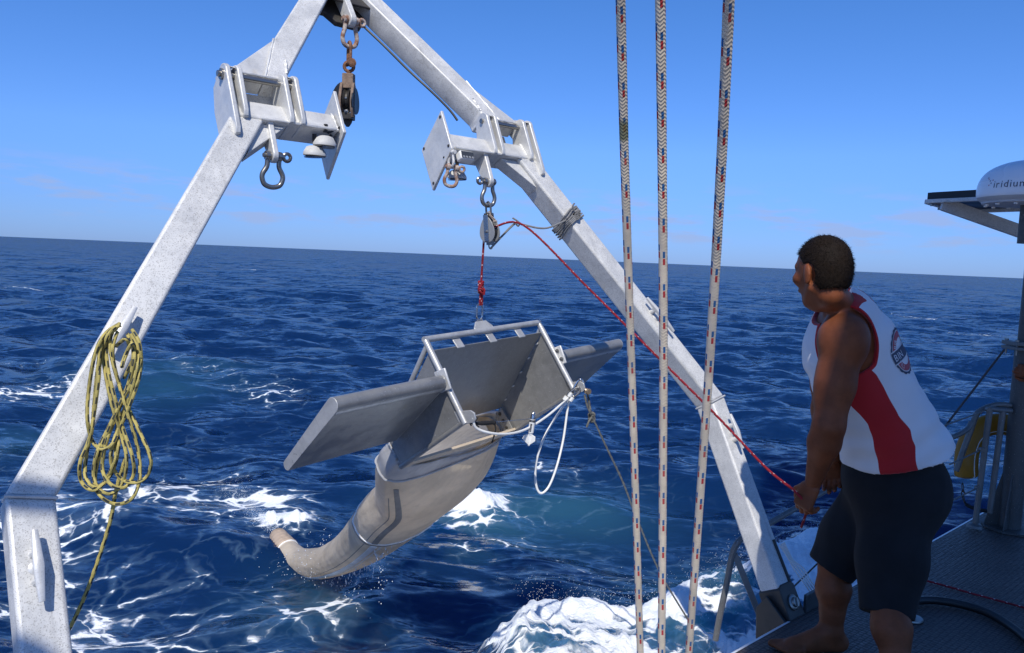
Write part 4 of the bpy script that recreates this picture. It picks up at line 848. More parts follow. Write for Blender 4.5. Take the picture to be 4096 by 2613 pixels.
# ------------------------------------------------------------------ people (implicit surfaces meshed with surface nets)
class Field:
    def __init__(s, lo, hi, h):
        s.o = V3(lo); s.h = h; s.n = np.ceil((V3(hi)-s.o)/h).astype(int)+1; s.a = np.full(s.n, .3, np.float32)
    def sub(s, lo, hi):
        i0 = np.clip(np.floor((V3(lo)-s.o)/s.h).astype(int), 0, s.n-1); i1 = np.clip(np.ceil((V3(hi)-s.o)/s.h).astype(int)+1, 1, s.n)
        sl = tuple(slice(a, b) for a, b in zip(i0, i1)); g = [s.o[k]+s.h*np.arange(i0[k], i1[k]) for k in range(3)]
        return sl, np.stack(np.meshgrid(*g, indexing='ij'), -1)
    def put(s, d, sl, k):
        a = s.a[sl]; hh = np.clip(.5+.5*(a-d)/k, 0, 1); s.a[sl] = a*(1-hh)+d*hh-k*hh*(1-hh)
    def cone(s, a, b, ra, rb, k=.02, ex=0):
        a, b = V3(a), V3(b); m = max(ra, rb)+k+3*s.h+ex; sl, P = s.sub(np.minimum(a, b)-m, np.maximum(a, b)+m)
        if P.size == 0: return
        ab = b-a; t = np.clip((P-a)@ab/max(ab@ab, 1e-9), 0, 1); d = np.linalg.norm(P-(a+t[..., None]*ab), axis=-1)-(ra+(rb-ra)*t)-ex; s.put(d.astype(np.float32), sl, k)
    def ell(s, c, ax, r, k=.03, ex=0):
        c = V3(c); r = V3(r)+ex; m = max(r)+k+3*s.h; sl, P = s.sub(c-m, c+m)
        if P.size == 0: return
        q = (P-c)@np.array(ax).T; k0 = np.linalg.norm(q/r, axis=-1); k1 = np.linalg.norm(q/r**2, axis=-1); s.put((k0*(k0-1)/np.maximum(k1, 1e-6)).astype(np.float32), sl, k)
    def pts(s):
        g = [s.o[k]+s.h*np.arange(s.n[k]) for k in range(3)]; return np.stack(np.meshgrid(*g, indexing='ij'), -1)
    def mesh(s):
        F = s.a; S = F < 0; n = F.shape; c = [(i, j, k) for i in (0, 1) for j in (0, 1) for k in (0, 1)]
        cnt = sum(S[i:n[0]-1+i, j:n[1]-1+j, k:n[2]-1+k].astype(np.int8) for i, j, k in c); act = (cnt > 0) & (cnt < 8)
        idx = np.full(act.shape, -1, np.int64); I = np.argwhere(act); idx[act] = np.arange(len(I))
        acc = np.zeros((len(I), 3)); w = np.zeros(len(I))
        for A in range(3):
            for b in (0, 1):
                for d in (0, 1):
                    o0 = [0, 0, 0]; oth = [x for x in range(3) if x != A]; o0[oth[0]], o0[oth[1]] = b, d; o1 = list(o0); o1[A] = 1
                    p0, p1 = I+o0, I+o1; f0, f1 = F[tuple(p0.T)], F[tuple(p1.T)]; m = (f0 < 0) != (f1 < 0); t = np.where(m, f0/np.where(m, f0-f1, 1), 0)
                    acc[m] += (p0+(p1-p0)*t[:, None])[m]; w[m] += 1
        V = s.o+acc/w[:, None]*s.h; Q = []
        for A in range(3):
            u, v = [(1, 2), (2, 0), (0, 1)][A]; sl0 = [slice(None)]*3; sl1 = [slice(None)]*3; sl0[A] = slice(0, n[A]-1); sl1[A] = slice(1, n[A])
            a, b = S[tuple(sl0)], S[tuple(sl1)]; E = np.argwhere(a != b); E = E[(E[:, u] > 0) & (E[:, v] > 0) & (E[:, u] < n[u]-1) & (E[:, v] < n[v]-1)]
            if not len(E): continue
            ins = a[tuple(E.T)]; e = np.eye(3, dtype=int); q = np.stack([idx[tuple((E-x).T)] for x in (e[u]*0, e[u], e[u]+e[v], e[v])], 1)
            q[~ins] = q[~ins][:, ::-1]; Q.append(q)
        return V, np.vstack(Q)
def smooth_mesh(V, Q, it=2):
    for _ in range(it):
        acc = np.zeros_like(V); cn = np.zeros(len(V))
        for k in range(4):
            a, b = Q[:, k], Q[:, (k+1) % 4]; np.add.at(acc, a, V[b]); np.add.at(acc, b, V[a]); np.add.at(cn, a, 1); np.add.at(cn, b, 1)
        V = V*.5+.5*acc/np.maximum(cn, 1)[:, None]
    return V
def mesh_obj(name, V, Q, mat, parent, attrs={}):
    me = bpy.data.meshes.new(name); me.vertices.add(len(V)); me.vertices.foreach_set('co', np.ascontiguousarray(V, np.float32).ravel()); me.loops.add(Q.size); me.loops.foreach_set('vertex_index', Q.ravel().astype(np.int32))
    me.polygons.add(len(Q)); me.polygons.foreach_set('loop_start', (np.arange(len(Q))*4).astype(np.int32)); me.update(calc_edges=True); me.validate()
    for k, v in attrs.items(): a = me.attributes.new(k, 'FLOAT', 'POINT'); a.data.foreach_set('value', np.asarray(v, np.float32))
    return link(name, me, mat, parent, True, 180)
def rows(*a): return [V3(x) for x in a]
def skinmat(name, col):
    t = NT(name); v = t.coord('Object'); n = t.noise(v, 14, 5, .6); n2 = t.noise(v, 240, 3, .6)
    g = t.mix(t.ramp(n, .35, .68), tuple(c*.82 for c in col), tuple(c*1.12 for c in col)); g = t.mix(t.math('MULTIPLY', t.ramp(n2, .6, .72), .25), g, tuple(c*.55 for c in col))
    t.set(Base_Color=g, Roughness=.52, Specular_IOR_Level=.22, Subsurface_Weight=.08, Subsurface_Radius=(.012, .004, .002), Subsurface_Scale=1.); t.bump(t.math('ADD', n2, t.math('MULTIPLY', n, .5)), .22, .0015); return t.m
M_SKIN = skinmat('tanned_skin', (.215, .066, .026))
def clothmat(name, col, extra=None):
    t = NT(name); v = t.coord('Object'); n = t.noise(v, 6, 4, .6); n2 = t.noise(v, 420, 2)
    return t, v, n, n2
def hand(J, V_all, Q_all, wrist, fore, palm_n, curl, thumb_side, h=.0026, sc=1.):
    # wrist point, direction of the forearm, palm normal; curl 0..1
    d = nrm(fore); pn = nrm(palm_n-d*np.dot(palm_n, d)); sd_ = np.cross(d, pn)*thumb_side
    F = Field(wrist-np.array([.16]*3)*sc, wrist+np.array([.2]*3)*sc, h)
    F.cone(wrist-d*.03*sc, wrist+d*.012*sc, .027*sc, .024*sc, .01)
    for o in (-.026, -.009, .009, .026): F.cone(wrist+d*.018*sc+sd_*o*.7*sc, wrist+d*.085*sc+sd_*o*sc, .0155*sc, .0125*sc, .012)
    for f, (o, L) in enumerate(((.029, .072), (.0100, .082), (-.0095, .076), (-.028, .060))):
        b = wrist+d*(.088-.006*abs(f-1.2))*sc+sd_*o*sc; ang = 0; p = b; dirn = d
        for s_, fr in enumerate((.44, .31, .25)):
            ang += curl*(1.15, 1.35, .9)[s_]*(1+.06*f); dirn = d*math.cos(ang)+pn*math.sin(ang); q = p+dirn*L*fr*sc
            F.cone(p, q, (.0102, .0092, .0084)[s_]*sc, (.0092, .0084, .0072)[s_]*sc, .0035); p = q
    p = wrist+d*.024*sc+sd_*.026*sc; q = p+nrm(d*.65+sd_*.75+pn*.25)*.042*sc; F.cone(p, q, .016*sc, .0115*sc, .012)
    r = q+nrm(d*.9+sd_*(.35-.6*curl)+pn*(.2+.6*curl))*.032*sc; F.cone(q, r, .0112*sc, .0095*sc, .004); e = r+nrm(d*.8+sd_*(.1-.8*curl)+pn*(.3+.6*curl))*.026*sc; F.cone(r, e, .0095*sc, .0075*sc, .004)
    V, Q = F.mesh(); Q_all.append(Q+sum(len(v) for v in V_all)); V_all.append(smooth_mesh(V, Q, 1))
def person(J, label, name='person', h=.0055, skin=M_SKIN, shorts_m=None, shirt=None, hair_m=None, long_sleeve=None, logo=None):
    up = nrm(J['c7']-J['pelvis']); fw = nrm(J['fwd']-up*np.dot(J['fwd'], up)); lf = np.cross(up, fw); ax = rows(fw, lf, up); Z = np.array([0, 0, 1.])
    hf = nrm(J['hfwd']); hu = nrm(Z*.96+J.get('htilt', np.zeros(3))); hu = nrm(hu-hf*np.dot(hu, hf)); hl = np.cross(hu, hf); hx = rows(hf, hl, hu); H = J['head']
    allp = np.array([v for k, v in J.items() if k in ('pelvis', 'head', 'chest', 'shL', 'shR', 'elL', 'elR', 'wrL', 'wrR', 'knL', 'knR', 'anL', 'anR', 'toL', 'toR')])
    lo, hi = allp.min(0)-.25, allp.max(0)+.25; lo[2] = min(allp[:, 2].min()-.06, lo[2]+.19)
    root = empty(name, (float(J['pelvis'][0]), float(J['pelvis'][1]), float(min(J['toL'][2], J['toR'][2])-.02))); tag(root, label, 'person')
    ro = np.array(root.location)
    def torso(F, ex=0):
        F.ell(J['chest'], ax, J.get('rchest', (.155, .195, .20)), .05, ex); F.ell(J['belly'], ax, J.get('rbelly', (.165, .185, .19)), .06, ex); F.ell(J['pelvis'], ax, J.get('rpel', (.16, .185, .17)), .06, ex)
        m = J['c7']*.62+J['chest']*.38+fw*.012
        for s_ in ('shL', 'shR'): F.cone(m, J[s_]*.75+m*.25, .076, .074, .05, ex)
        if 'mid' in J: F.ell(J['mid'], ax, J['rmid'], .06, ex)
        F.cone(J['c7']-up*.03, J['c7']*.6+J['shL']*.4, .062, .06, .04, ex); F.cone(J['c7']-up*.03, J['c7']*.6+J['shR']*.4, .062, .06, .04, ex)
    # ---- body
    F = Field(lo, hi, h); torso(F, -.004)
    nb = H-hu*.085-hf*.028
    F.cone(J['c7']+fw*.02-up*.02, nb, .058, .050, .025); F.cone(J['c7']+fw*.04, H-hu*.07-hf*.012, .042, .034, .018)
    F.ell(H+hf*-.002+hu*.018, hx, (.096, .076, .092), .01); F.ell(H+hf*.024-hu*.044, hx, (.068, .056, .066), .03)
    F.cone(H+hf*.055-hu*.105, H+hf*.030-hu*.112, .026, .034, .03)                      # chin
    for sg in (-1, 1):
        F.cone(H+hl*sg*.052-hf*.004-hu*.065, H+hf*.045+hl*sg*.022-hu*.112, .020, .016, .02)   # jaw
        F.ell(H+hf*.070+hl*sg*.036-hu*.030, hx, (.024, .026, .022), .02)                # cheek
        F.cone(H+hf*.086+hl*sg*.014+hu*.016, H+hf*.072+hl*sg*.046+hu*.014, .010, .009, .014)  # brow
        e = H-hf*.008+hl*sg*.081-hu*.018
        F.ell(e, rows(nrm(hf-hl*sg*.35), nrm(hl*sg+hf*.35), hu), (.021, .010, .034), .005); F.ell(e-hu*.026+hl*sg*.001, hx, (.010, .008, .011), .006)
    F.cone(H+hf*.094+hu*.006, H+hf*.112-hu*.034, .008, .0125, .012); F.ell(H+hf*.088-hu*.070, hx, (.014, .025, .010), .012)  # nose, mouth
    for s_ in ('L', 'R'):
        sh, el, wr = J['sh'+s_], J['el'+s_], J['wr'+s_]; sg = 1 if s_ == 'L' else -1; da = nrm(el-sh)
        F.ell(sh+da*.02+lf*sg*.006, ax, (.083, .074, .088), .045); F.cone(sh, sh*.45+el*.55, .072, .061, .03); F.cone(sh*.45+el*.55, el, .061, .050, .03)
        F.cone(sh*.6+el*.4+fw*.012, sh*.3+el*.7+fw*.012, .056, .048, .03)
        F.cone(el, el*.72+wr*.28, .048, .052, .03); F.cone(el*.72+wr*.28, wr, .052, .028, .025)
        hp, kn, an_, to = J['hp'+s_], J['kn'+s_], J['an'+s_], J['to'+s_]
        F.cone(hp, kn, .085, .050, .03); F.cone(kn, kn*.66+an_*.34, .048, .062, .02); F.cone(kn*.66+an_*.34-nrm(to-an_)*.012, kn*.25+an_*.75, .062, .044, .03); F.cone(kn*.3+an_*.7, an_, .045, .038, .02)
        fd = to-an_; fd[2] = 0; fd = nrm(fd); fs = np.cross(Z, fd); base = an_.copy(); base[2] = to[2]
        F.cone(an_, base-fd*.035+Z*.018, .036, .031, .02); F.cone(an_+fd*.01, to-fd*.075+Z*.012, .036, .024, .03); F.cone(base-fd*.03+Z*.012, to-fd*.06, .030, .030, .03)
        for t_ in range(5):
            oo = (-.036+.018*t_)*(1 if s_ == 'L' else -1)*-1; ln = (.0, -.004, -.010, -.018, -.030)[t_]; b = to-fd*.085+fs*oo*.8; tip = to+fd*ln+fs*oo
            F.cone(b, tip+Z*.0, .020, (.0155 if t_ == 0 else .0105), .012)
    fl = min(J['toL'][2], J['toR'][2])-.020; P = None
    zz = F.o[2]+F.h*np.arange(F.n[2]); F.a = np.maximum(F.a, (fl-zz)[None, None, :].astype(np.float32))
    V, Q = F.mesh(); Va, Qa = [smooth_mesh(V, Q, 1)], [Q]
    for s_ in ('L', 'R'):
        hd = J['hand'+s_]; hand(J, Va, Qa, J['wr'+s_], hd[0], hd[1], hd[2], hd[3])
    mesh_obj('body', np.vstack(Va)-ro, np.vstack(Qa), skin, root)
    # ---- eyes
    for sg in (-1, 1):
        q = MB(); q.ball(H+hf*.079+hl*sg*.031-hu*.004-ro, .0125, 8); q.build('eye', simple('eye_white', (.6, .58, .55), .2), root)
    # ---- hair: cap cut along a hairline plus short strands
    G = Field(H-.15, H+.15, max(.004, h*.7)); G.ell(H-hf*.006+hu*.022, hx, (.0985, .0805, .0955), .01); G.ell(H-hf*.028-hu*.025, hx, (.070, .071, .082), .03); Pp = G.pts()-H
    xf, xl, xu = Pp@hf, np.abs(Pp@hl), Pp@hu
    line = np.where(xf > .045, .052+.25*(xf-.045), np.where(xf > -.012, .052-(.045-xf)*1.15, np.where(xf > -.04, -.014-(-.012-xf)*2.2, -.070-.1*(xf+.04))))
    ear = np.sqrt(((xf+.004)/.032)**2+((xu+.02)/.040)**2)-1
    cut = np.maximum(line-xu, np.where((xl > .055) & (xf > -.05), -ear*.03, -1)); G.a = np.maximum(G.a, cut.astype(np.float32)); V, Q = G.mesh(); V = smooth_mesh(V, Q, 2)
    V = V+(V-H)/np.linalg.norm(V-H, axis=1)[:, None]*(.0022*perlin(V[:, 0]*130, V[:, 2]*130+V[:, 1]*70))[:, None]
    hm = hair_m or simple('dark_hair', (.013, .0085, .006), .75, 0, .5, 160, .8, .004, Specular_IOR_Level=.12); HR = mesh_obj('hair', V-ro, Q, hm, root)
    Vn = V-H; keep = (Vn@hu > -.075) & (np.linalg.norm(Vn, axis=1) > .088); K = np.flatnonzero(keep); sel = rng.choice(K, min(len(K)*2, 7000)); v0 = V[sel]+rng.normal(0, .002, (len(sel), 3)); nn = Vn[sel]/np.linalg.norm(Vn[sel], axis=1)[:, None]
    grow = nn*.55+(hf*.35-hu*.45)[None]+rng.normal(0, .22, (len(sel), 3)); grow /= np.linalg.norm(grow, axis=1)[:, None]; Ls = rng.uniform(.006, .012, len(sel))[:, None]
    sdv = np.cross(grow, rng.normal(0, 1, (len(sel), 3))); sdv = sdv/np.linalg.norm(sdv, axis=1)[:, None]*.0005
    tri = np.stack([v0-sdv-nn*.002, v0+sdv-nn*.002, v0+grow*Ls], 1).reshape(-1, 3)-ro; me = bpy.data.meshes.new('hair_strands'); me.from_pydata(tri.tolist(), [], np.arange(len(tri)).reshape(-1, 3).tolist())
    o = link('hair_strands', me, hm, HR, False); o['kind'] = 'stuff'
    # ---- shorts
    _q = np.array([J[k] for k in ('pelvis', 'hpL', 'hpR', 'hemL', 'hemR')]); G = Field(_q.min(0)-.27, _q.max(0)+.27, max(.007, h)); ex = .014
    G.ell(J['pelvis']+up*.03, ax, V3(J.get('rpel', (.16, .185, .17)))*1.0, .05, ex); G.ell(J['pelvis']-fw*.05-up*.05, ax, (.13, .17, .13), .06, ex)
    for s_ in ('L', 'R'):
        hp, kn, hem = J['hp'+s_], J['kn'+s_], J['hem'+s_]; r0, r1, rm = J.get('rth', (.135, .088, .125)); mid = hp*.5+hem*.5; G.cone(hp, mid, r0, rm, .05, 0); G.cone(mid, hem+nrm(hem-mid)*.05, rm, r1, .04, 0)
    Pp = G.pts(); wst = (Pp-J['waist'])@nrm(up*.75+Z*.25); leg = np.full(G.n, 9.)
    c = -1e9*np.ones(G.n)
    dist = {}
    for s_ in ('L', 'R'):
        dd = nrm(J['hem'+s_]-J['hp'+s_]); a_ = J['hem'+s_]; ax_ = (Pp-a_)@dd; dist[s_] = (np.linalg.norm((Pp-a_)-ax_[..., None]*dd, axis=-1), ax_)
    c = np.where(dist['L'][0] < dist['R'][0], dist['L'][1], dist['R'][1])
    fold = .0045*perlin((Pp@fw)*9+(Pp@up)*4, (Pp@up)*7+(Pp@lf)*5)+.003*perlin((Pp@fw)*24, (Pp@up)*10+(Pp@lf)*14)
    G.a = np.maximum(np.maximum(G.a+fold.astype(np.float32), wst.astype(np.float32)), c.astype(np.float32)); V, Q = G.mesh(); V = smooth_mesh(V, Q, 1)
    SHO = mesh_obj('shorts', V-ro, Q, shorts_m, root)
    # ---- vest
    _q = np.array([J[k] for k in ('pelvis', 'chest', 'shL', 'shR', 'c7')]); G = Field(_q.min(0)-[.24, .24, .22], _q.max(0)+[.24, .24, .12], h); torso(G, .011); G.ell(J['shem'], ax, J.get('rhem', (.13, .16, .08)), .06); Pp = G.pts()-J['pelvis']; f_, l_, u_ = Pp@fw, Pp@lf, Pp@up
    arm = np.full(G.n, 9., np.float32)
    for s_ in ('L', 'R'):
        sh = J['sh'+s_]-J['pelvis']; sg = 1 if s_ == 'L' else -1; df, du = f_-sh@fw, u_-sh@up
        cyl = np.sqrt((df*.98)**2+((du+.022)*.80)**2)-.098+.8*np.clip(.125-l_*sg, 0, 1); arm = np.minimum(arm, cyl)
    nk = J['c7']-J['pelvis']; na = nrm(H-hu*.1-J['c7']+hf*.02); q_ = Pp-(nk+fw*.045); t_ = q_@na; nkd = np.linalg.norm(q_-t_[..., None]*na, axis=-1)-.076+.35*np.clip(-t_-.01-np.clip(q_@fw, 0, .08), 0, 1)
    hem = -((Pp-(J['shem']-J['pelvis']))@nrm(up*.8+Z*.2)); wr_ = np.exp(-np.clip(u_-.0, 0, 1)/.22)
    fold = .018*wr_*np.sin(u_*75+f_*9+2.*perlin(f_*6, l_*6))*(.4+.6*perlin(f_*5+3, u_*5))+.006*perlin(f_*10+u_*6, l_*9)+.0045*np.sin(f_*52+u_*38+3*perlin(u_*5, l_*5+f_*3))*np.clip(perlin(f_*4+7, u_*4)+.35, 0, 1)
    G.a = np.maximum(np.maximum(G.a+fold.astype(np.float32), hem.astype(np.float32)), np.maximum(-arm, -nkd).astype(np.float32)); V, Q = G.mesh(); V = smooth_mesh(V, Q, 2)
    def samp(A):
        i = np.clip((V-G.o)/G.h, 0, G.n-1.001); i0 = i.astype(int); fr = i-i0; out_ = 0
        for a in (0, 1):
            for b in (0, 1):
                for d in (0, 1): out_ = out_+A[i0[:, 0]+a, i0[:, 1]+b, i0[:, 2]+d]*(fr[:, 0] if a else 1-fr[:, 0])*(fr[:, 1] if b else 1-fr[:, 1])*(fr[:, 2] if d else 1-fr[:, 2])
        return out_
    trim = np.minimum(samp(arm), samp(nkd)+.003); W = V-J['pelvis']
    VS = mesh_obj('vest', V-ro, Q, None, root, {'trim': trim})
    return root, VS, V, Q, dict(fw=fw, lf=lf, up=up, ro=ro, W=W, H=H)
def zat(px, Y, z):                                          # the point at pixel column px (near height z) and distance Y
    y = 1300
    for _ in range(12):
        p = at(px, y, Y); y += (p[2]-z)*FPX/Y
    return at(px, y, Y)
vr = nrm([.92, -.38, 0]); vw = nrm([.38, .92, 0])            # right and away, as seen by someone facing the man
J = dict(pelvis=at(3568, 1930, 2.97), belly=at(3540, 1715, 2.95), mid=at(3462, 1565, 2.94), rmid=(.162, .18, .17), chest=at(3405, 1412, 2.92), c7=at(3392, 1215, 2.88), head=at(3292, 1078, 2.76),
         fwd=-vr*.94+vw*.34, hfwd=nrm(-vr*.74+vw*.67+np.array([0, 0, -.10])), shL=at(3378, 1345, 2.745), shR=at(3330, 1300, 3.10), elL=at(3315, 1705, 2.69), elR=at(3300, 1640, 3.2), wrL=at(3252, 1935, 2.76), wrR=at(3338, 1835, 3.10),
         hpL=at(3585, 2030, 2.90), hpR=at(3500, 2010, 3.06), knL=at(3540, 2390, 2.74), knR=at(3328, 2270, 3.05), anL=zat(3600, 2.60, .085), anR=zat(3328, 3.03, .085), toL=zat(3345, 2.55, .022), toR=zat(3103, 3.0, .022),
         hemL=at(3545, 2462, 2.745), hemR=at(3320, 2278, 3.06), rchest=(.152, .190, .185), rbelly=(.172, .18, .165), rpel=(.160, .180, .165), rth=(.132, .083, .116),
         shem=at(3603, 1806, 2.95), rhem=(.187, .185, .09), waist=at(3588, 1785, 2.97))
J['fwd'] = nrm(J['fwd'])
J['handL'] = (nrm(at(3200, 2045, 2.77)-J['wrL']), nrm(vr*.6+vw*.75), .62, -1); J['handR'] = (nrm(np.array([.02, .05, -.2])), nrm(-vw), .5, 1)
t, v, n, n2 = clothmat('charcoal_shorts', None); t.set(Base_Color=t.mix(t.ramp(n, .3, .7), (.006, .0063, .0075), (.0115, .012, .014)), Roughness=.95); t.bump(t.math('ADD', n2, n), .2, .002); M_SHORTS = t.m
MAN, VEST, VV, VQ, mf = person(J, 'bearded man in red and white vest and dark shorts leaning over the stern rail', shorts_m=M_SHORTS)
MAN['label'] = 'barefoot man in white and red sleeveless top and dark shorts, holding the red rope'
# vest print: red side panels, red trims
from mathutils.bvhtree import BVHTree
bvh = BVHTree.FromPolygons([Vector(p) for p in VV], VQ.tolist())
def hit(x, y):
    d = nrm(at(x, y, 3.)-CAM); h_ = bvh.ray_cast(Vector(CAM), Vector(d)); return None if h_[0] is None else np.array(h_[0])-J['pelvis']
c1_ = lambda x, y: (3000+x*.6837, 850+y*.6837)
def bound(pts):
    o = []
    for p in pts:
        w = hit(*c1_(*p))
        if w is not None: o.append((w@mf['up'], w@mf['fw']))
    o.sort(); return np.array(o)
gb_ = bound([(705, 850), (740, 950), (800, 1060), (870, 1190), (940, 1275), (968, 1370), (968, 1400)]); gf_ = bound([(640, 870), (600, 1000), (585, 1125), (640, 1180), (690, 1240), (720, 1330), (738, 1420)])
W = mf['W']; hU, hF, hL = W@mf['up'], W@mf['fw'], W@mf['lf']
side = np.minimum(hF-np.interp(hU, gb_[:, 0], gb_[:, 1]), np.interp(hU, gf_[:, 0], gf_[:, 1])-hF); side = np.where(np.abs(hL) > .02, side, -.05)
a = VEST.data.attributes.new('side', 'FLOAT', 'POINT'); a.data.foreach_set('value', side.astype(np.float32))
t, v, n, n2 = clothmat('vest_cloth', None); tr_ = t.n('ShaderNodeAttribute', attribute_name='trim').outputs['Fac']; sd2 = t.n('ShaderNodeAttribute', attribute_name='side').outputs['Fac']
red = t.math('MAXIMUM', t.math('LESS_THAN', tr_, .0115), t.math('GREATER_THAN', sd2, 0.))
g = t.mix(red, t.mix(n, (.70, .70, .71), (.80, .80, .80)), t.mix(n, (.40, .006, .010), (.50, .010, .014))); t.set(Base_Color=g, Roughness=.85, Sheen_Weight=.2); t.bump(t.math('ADD', n2, t.math('MULTIPLY', n, .4)), .2, .002)
VEST.data.materials.append(t.m)
# badge printed on the back
M_NAVY = simple('print_navy', (.07, .08, .12), .8, 0, .1, 40, 0); M_PRED = simple('print_red', (.46, .10, .12), .8, 0, .1, 40, 0); M_PWHITE = simple('print_white', (.7, .7, .72), .8, 0, .05, 40, 0)
bc = hit(3612, 1400); bU = float(bc@mf['up'])
def onback(x, y, off):
    x, y = x*.76+.034, y*.76                                        # x to the wearer's right, y up, in metres
    o = J['pelvis']+mf['up']*(bU+y)-mf['lf']*(x)-mf['fw']*.6; h_ = bvh.ray_cast(Vector(o), Vector(mf['fw']))
    return (np.array(h_[0])-mf['fw']*off if h_[0] is not None else o+mf['fw']*.4)-mf['ro']
def decal(name, poly_rings, off, mat):
    mb = MB()
    for grid in poly_rings:
        g_ = np.array([[onback(x, y, off) for x, y in r] for r in grid]); n_, k_ = g_.shape[:2]
        mb.add(g_.reshape(-1, 3), [(i*k_+j, i*k_+j+1, (i+1)*k_+j+1, (i+1)*k_+j) for i in range(n_-1) for j in range(k_-1)])
    return mb.build(name, mat, VEST, smooth=False)
def ann(r0, r1, a0, a1, n_=28, crimp=0): return [[((r+(crimp*abs(math.sin(9*a)) if r == r1 else 0))*math.sin(a), (r+(crimp*abs(math.sin(9*a)) if r == r1 else 0))*math.cos(a)) for a in np.linspace(a0, a1, n_)] for r in (r0, (r0+r1)/2, r1)]
decal('badge_rim', [ann(.100, .107, -math.pi, math.pi, 90, .006)], .0015, M_NAVY)
decal('badge_ring', [ann(.066, .095, -1.25, 1.25, 40), ann(.066, .095, 1.9, 2*math.pi-1.9, 40)], .0015, M_PRED)
decal('badge_band', [[[(x, y) for x in np.linspace(-.112, .112, 24)] for y in np.linspace(-.026, .026, 5)]], .0022, M_NAVY)
decal('badge_band', [[[(x, y) for x in np.linspace(-.112, .112, 24)] for y in np.linspace(*yy, 2)] for yy in ((.027, .032), (-.032, -.027))], .0022, M_PWHITE)
def text_mesh(s, size):
    c = bpy.data.curves.new('txt', 'FONT'); c.body = s; c.size = size; c.align_x = 'LEFT'; c.resolution_u = 2; o = bpy.data.objects.new('txt', c); me = bpy.data.meshes.new_from_object(o)
    vs = np.array([v.co[:] for v in me.vertices]); fs = [tuple(p.vertices) for p in me.polygons]; bpy.data.objects.remove(o); bpy.data.meshes.remove(me); return vs, fs
def letters(name, s, size, fn, mat):
    x = 0
    for ch_ in s:
        vs, fs = text_mesh(ch_, size); w_ = vs[:, 0].max()+size*.10
        mb = MB(); mb.add([onback(*fn(x+p[0], p[1]), .0034) for p in vs], fs); o = mb.build(name, mat, VEST, smooth=False); x += w_
letters('letter', 'BIN', .046, lambda x, y: (-.104+x, y-.016), M_PWHITE)
def arc_txt(a0, r, flip):
    def fn(x, y):
        a = a0+x/r; rr_ = r+y if not flip else r-y; return (rr_*math.sin(a), rr_*math.cos(a)) if not flip else (rr_*math.sin(a0-x/r), rr_*math.cos(a0-x/r))
    return fn
letters('letter', 'BIR', .028, arc_txt(-1.12, .071, False), M_PWHITE); letters('letter', 'PILS', .028, arc_txt(-1.86, .091, True), M_PWHITE)
# ------------------------------------------------------------------ starboard side: arch post, rails, panel, dome
M_RAIL = galvanised('grey_rail_tube', .17, .2, .35, .42); M_POST = galvanised('painted_post', .09, .2, .2, .5)
c5b = lambda x, y, Y: at(3600+x*.521, 1400+y*.521, Y)
def arch_post():
    b = zat(4036, 4.66, 0.); R0 = empty('arch_post', b); tag(R0, 'thick grey tubular post on the deck with bolted clamp and finned foot', 'post')
    q = MB(); q.tube([(0, 0, .004), (0, 0, 1.10)], .060, 24); q.tube([(0, 0, 1.10), (0, 0, 2.5)], .050, 24); q.build('tube', M_POST, R0)
    q = MB(); q.lathe((0, 0, .003), (0, 0, 1), [(.001, 0), (.15, 0), (.15, .012), (.001, .013)], 8); q.build('base_plate', M_POST, R0)
    for a in (2.75, 3.9, .6):
        d = np.array([math.cos(a), math.sin(a), 0]); w = np.array([-d[1], d[0], 0]); q = MB(); q.prism([d*.055+np.array([0, 0, .016]), d*.135+np.array([0, 0, .016]), d*.06+np.array([0, 0, .34]), d*.055+np.array([0, 0, .34])], w*.008); q.build('foot_fin', M_POST, R0, .001)
    q = MB(); q.box((-.02, 0, 1.09), ((1, 0, 0), (0, 1, 0), (0, 0, 1)), (.085, .075, .010)); q.box((-.02, 0, 1.118), ((1, 0, 0), (0, 1, 0), (0, 0, 1)), (.085, .075, .012)); C_ = q.build('clamp', M_RAIL, R0, .003)
    for x, y in ((-.09, -.05), (-.09, .05), (.05, -.05)):
        p = MB(); p.lathe((x, y, 1.05), (0, 0, 1), [(.001, 0), (.006, 0), (.006, .07), (.011, .075), (.011, .09), (.001, .092)], 8); p.build('bolt', M_STEEL, C_)
arch_post()
# stern rail: one run of tube from the transom foot round to the arch post
R0 = empty('stern_rail', at(2868, 2530, 3.86)); ro = at(2868, 2530, 3.86); tag(R0, 'grey tubular guard rail curving along the stern behind the man', 'railing')
def rl(name, pts, r, par=None, n=8, mat=None):
    q = MB(); q.tube(spline([p-ro for p in pts], n), r, 12); return q.build(name, mat or M_RAIL, par or R0)
rl('handrail', [at(2862, 2560, 3.86), at(2882, 2450, 3.85), at(2908, 2330, 3.84), at(2928, 2225, 3.83), at(2950, 2172, 3.83), at(2990, 2140, 3.85), at(3088, 2088, 3.9), at(3181, 2034, 3.97), at(3293, 1968, 4.05), at(3450, 1890, 4.2), at(3640, 1812, 4.4), at(3808, 1750, 4.55), at(3868, 1718, 4.62), at(3885, 1690, 4.64)], .0155)
q = MB(); a, b = at(2938, 2215, 3.835)-ro, at(3046, 2480, 3.74)-ro; d = nrm(b-a); q.box((a+b)/2, (d, np.cross(d, [0, 1, .2]), (0, 1, .2)), (np.linalg.norm(b-a)/2, .015, .006)); q.build('brace', M_RAIL, R0, .002)
rl('end_hoop', [c5b(430, 930, 4.66), c5b(490, 760, 4.66), c5b(545, 610, 4.66), c5b(585, 500, 4.66), c5b(625, 462, 4.66), c5b(700, 430, 4.66), c5b(780, 420, 4.66), c5b(850, 428, 4.66)], .0165)
rl('handrail', [c5b(690, 452, 4.62), c5b(760, 462, 4.62), c5b(850, 468, 4.64)], .0165, n=4)
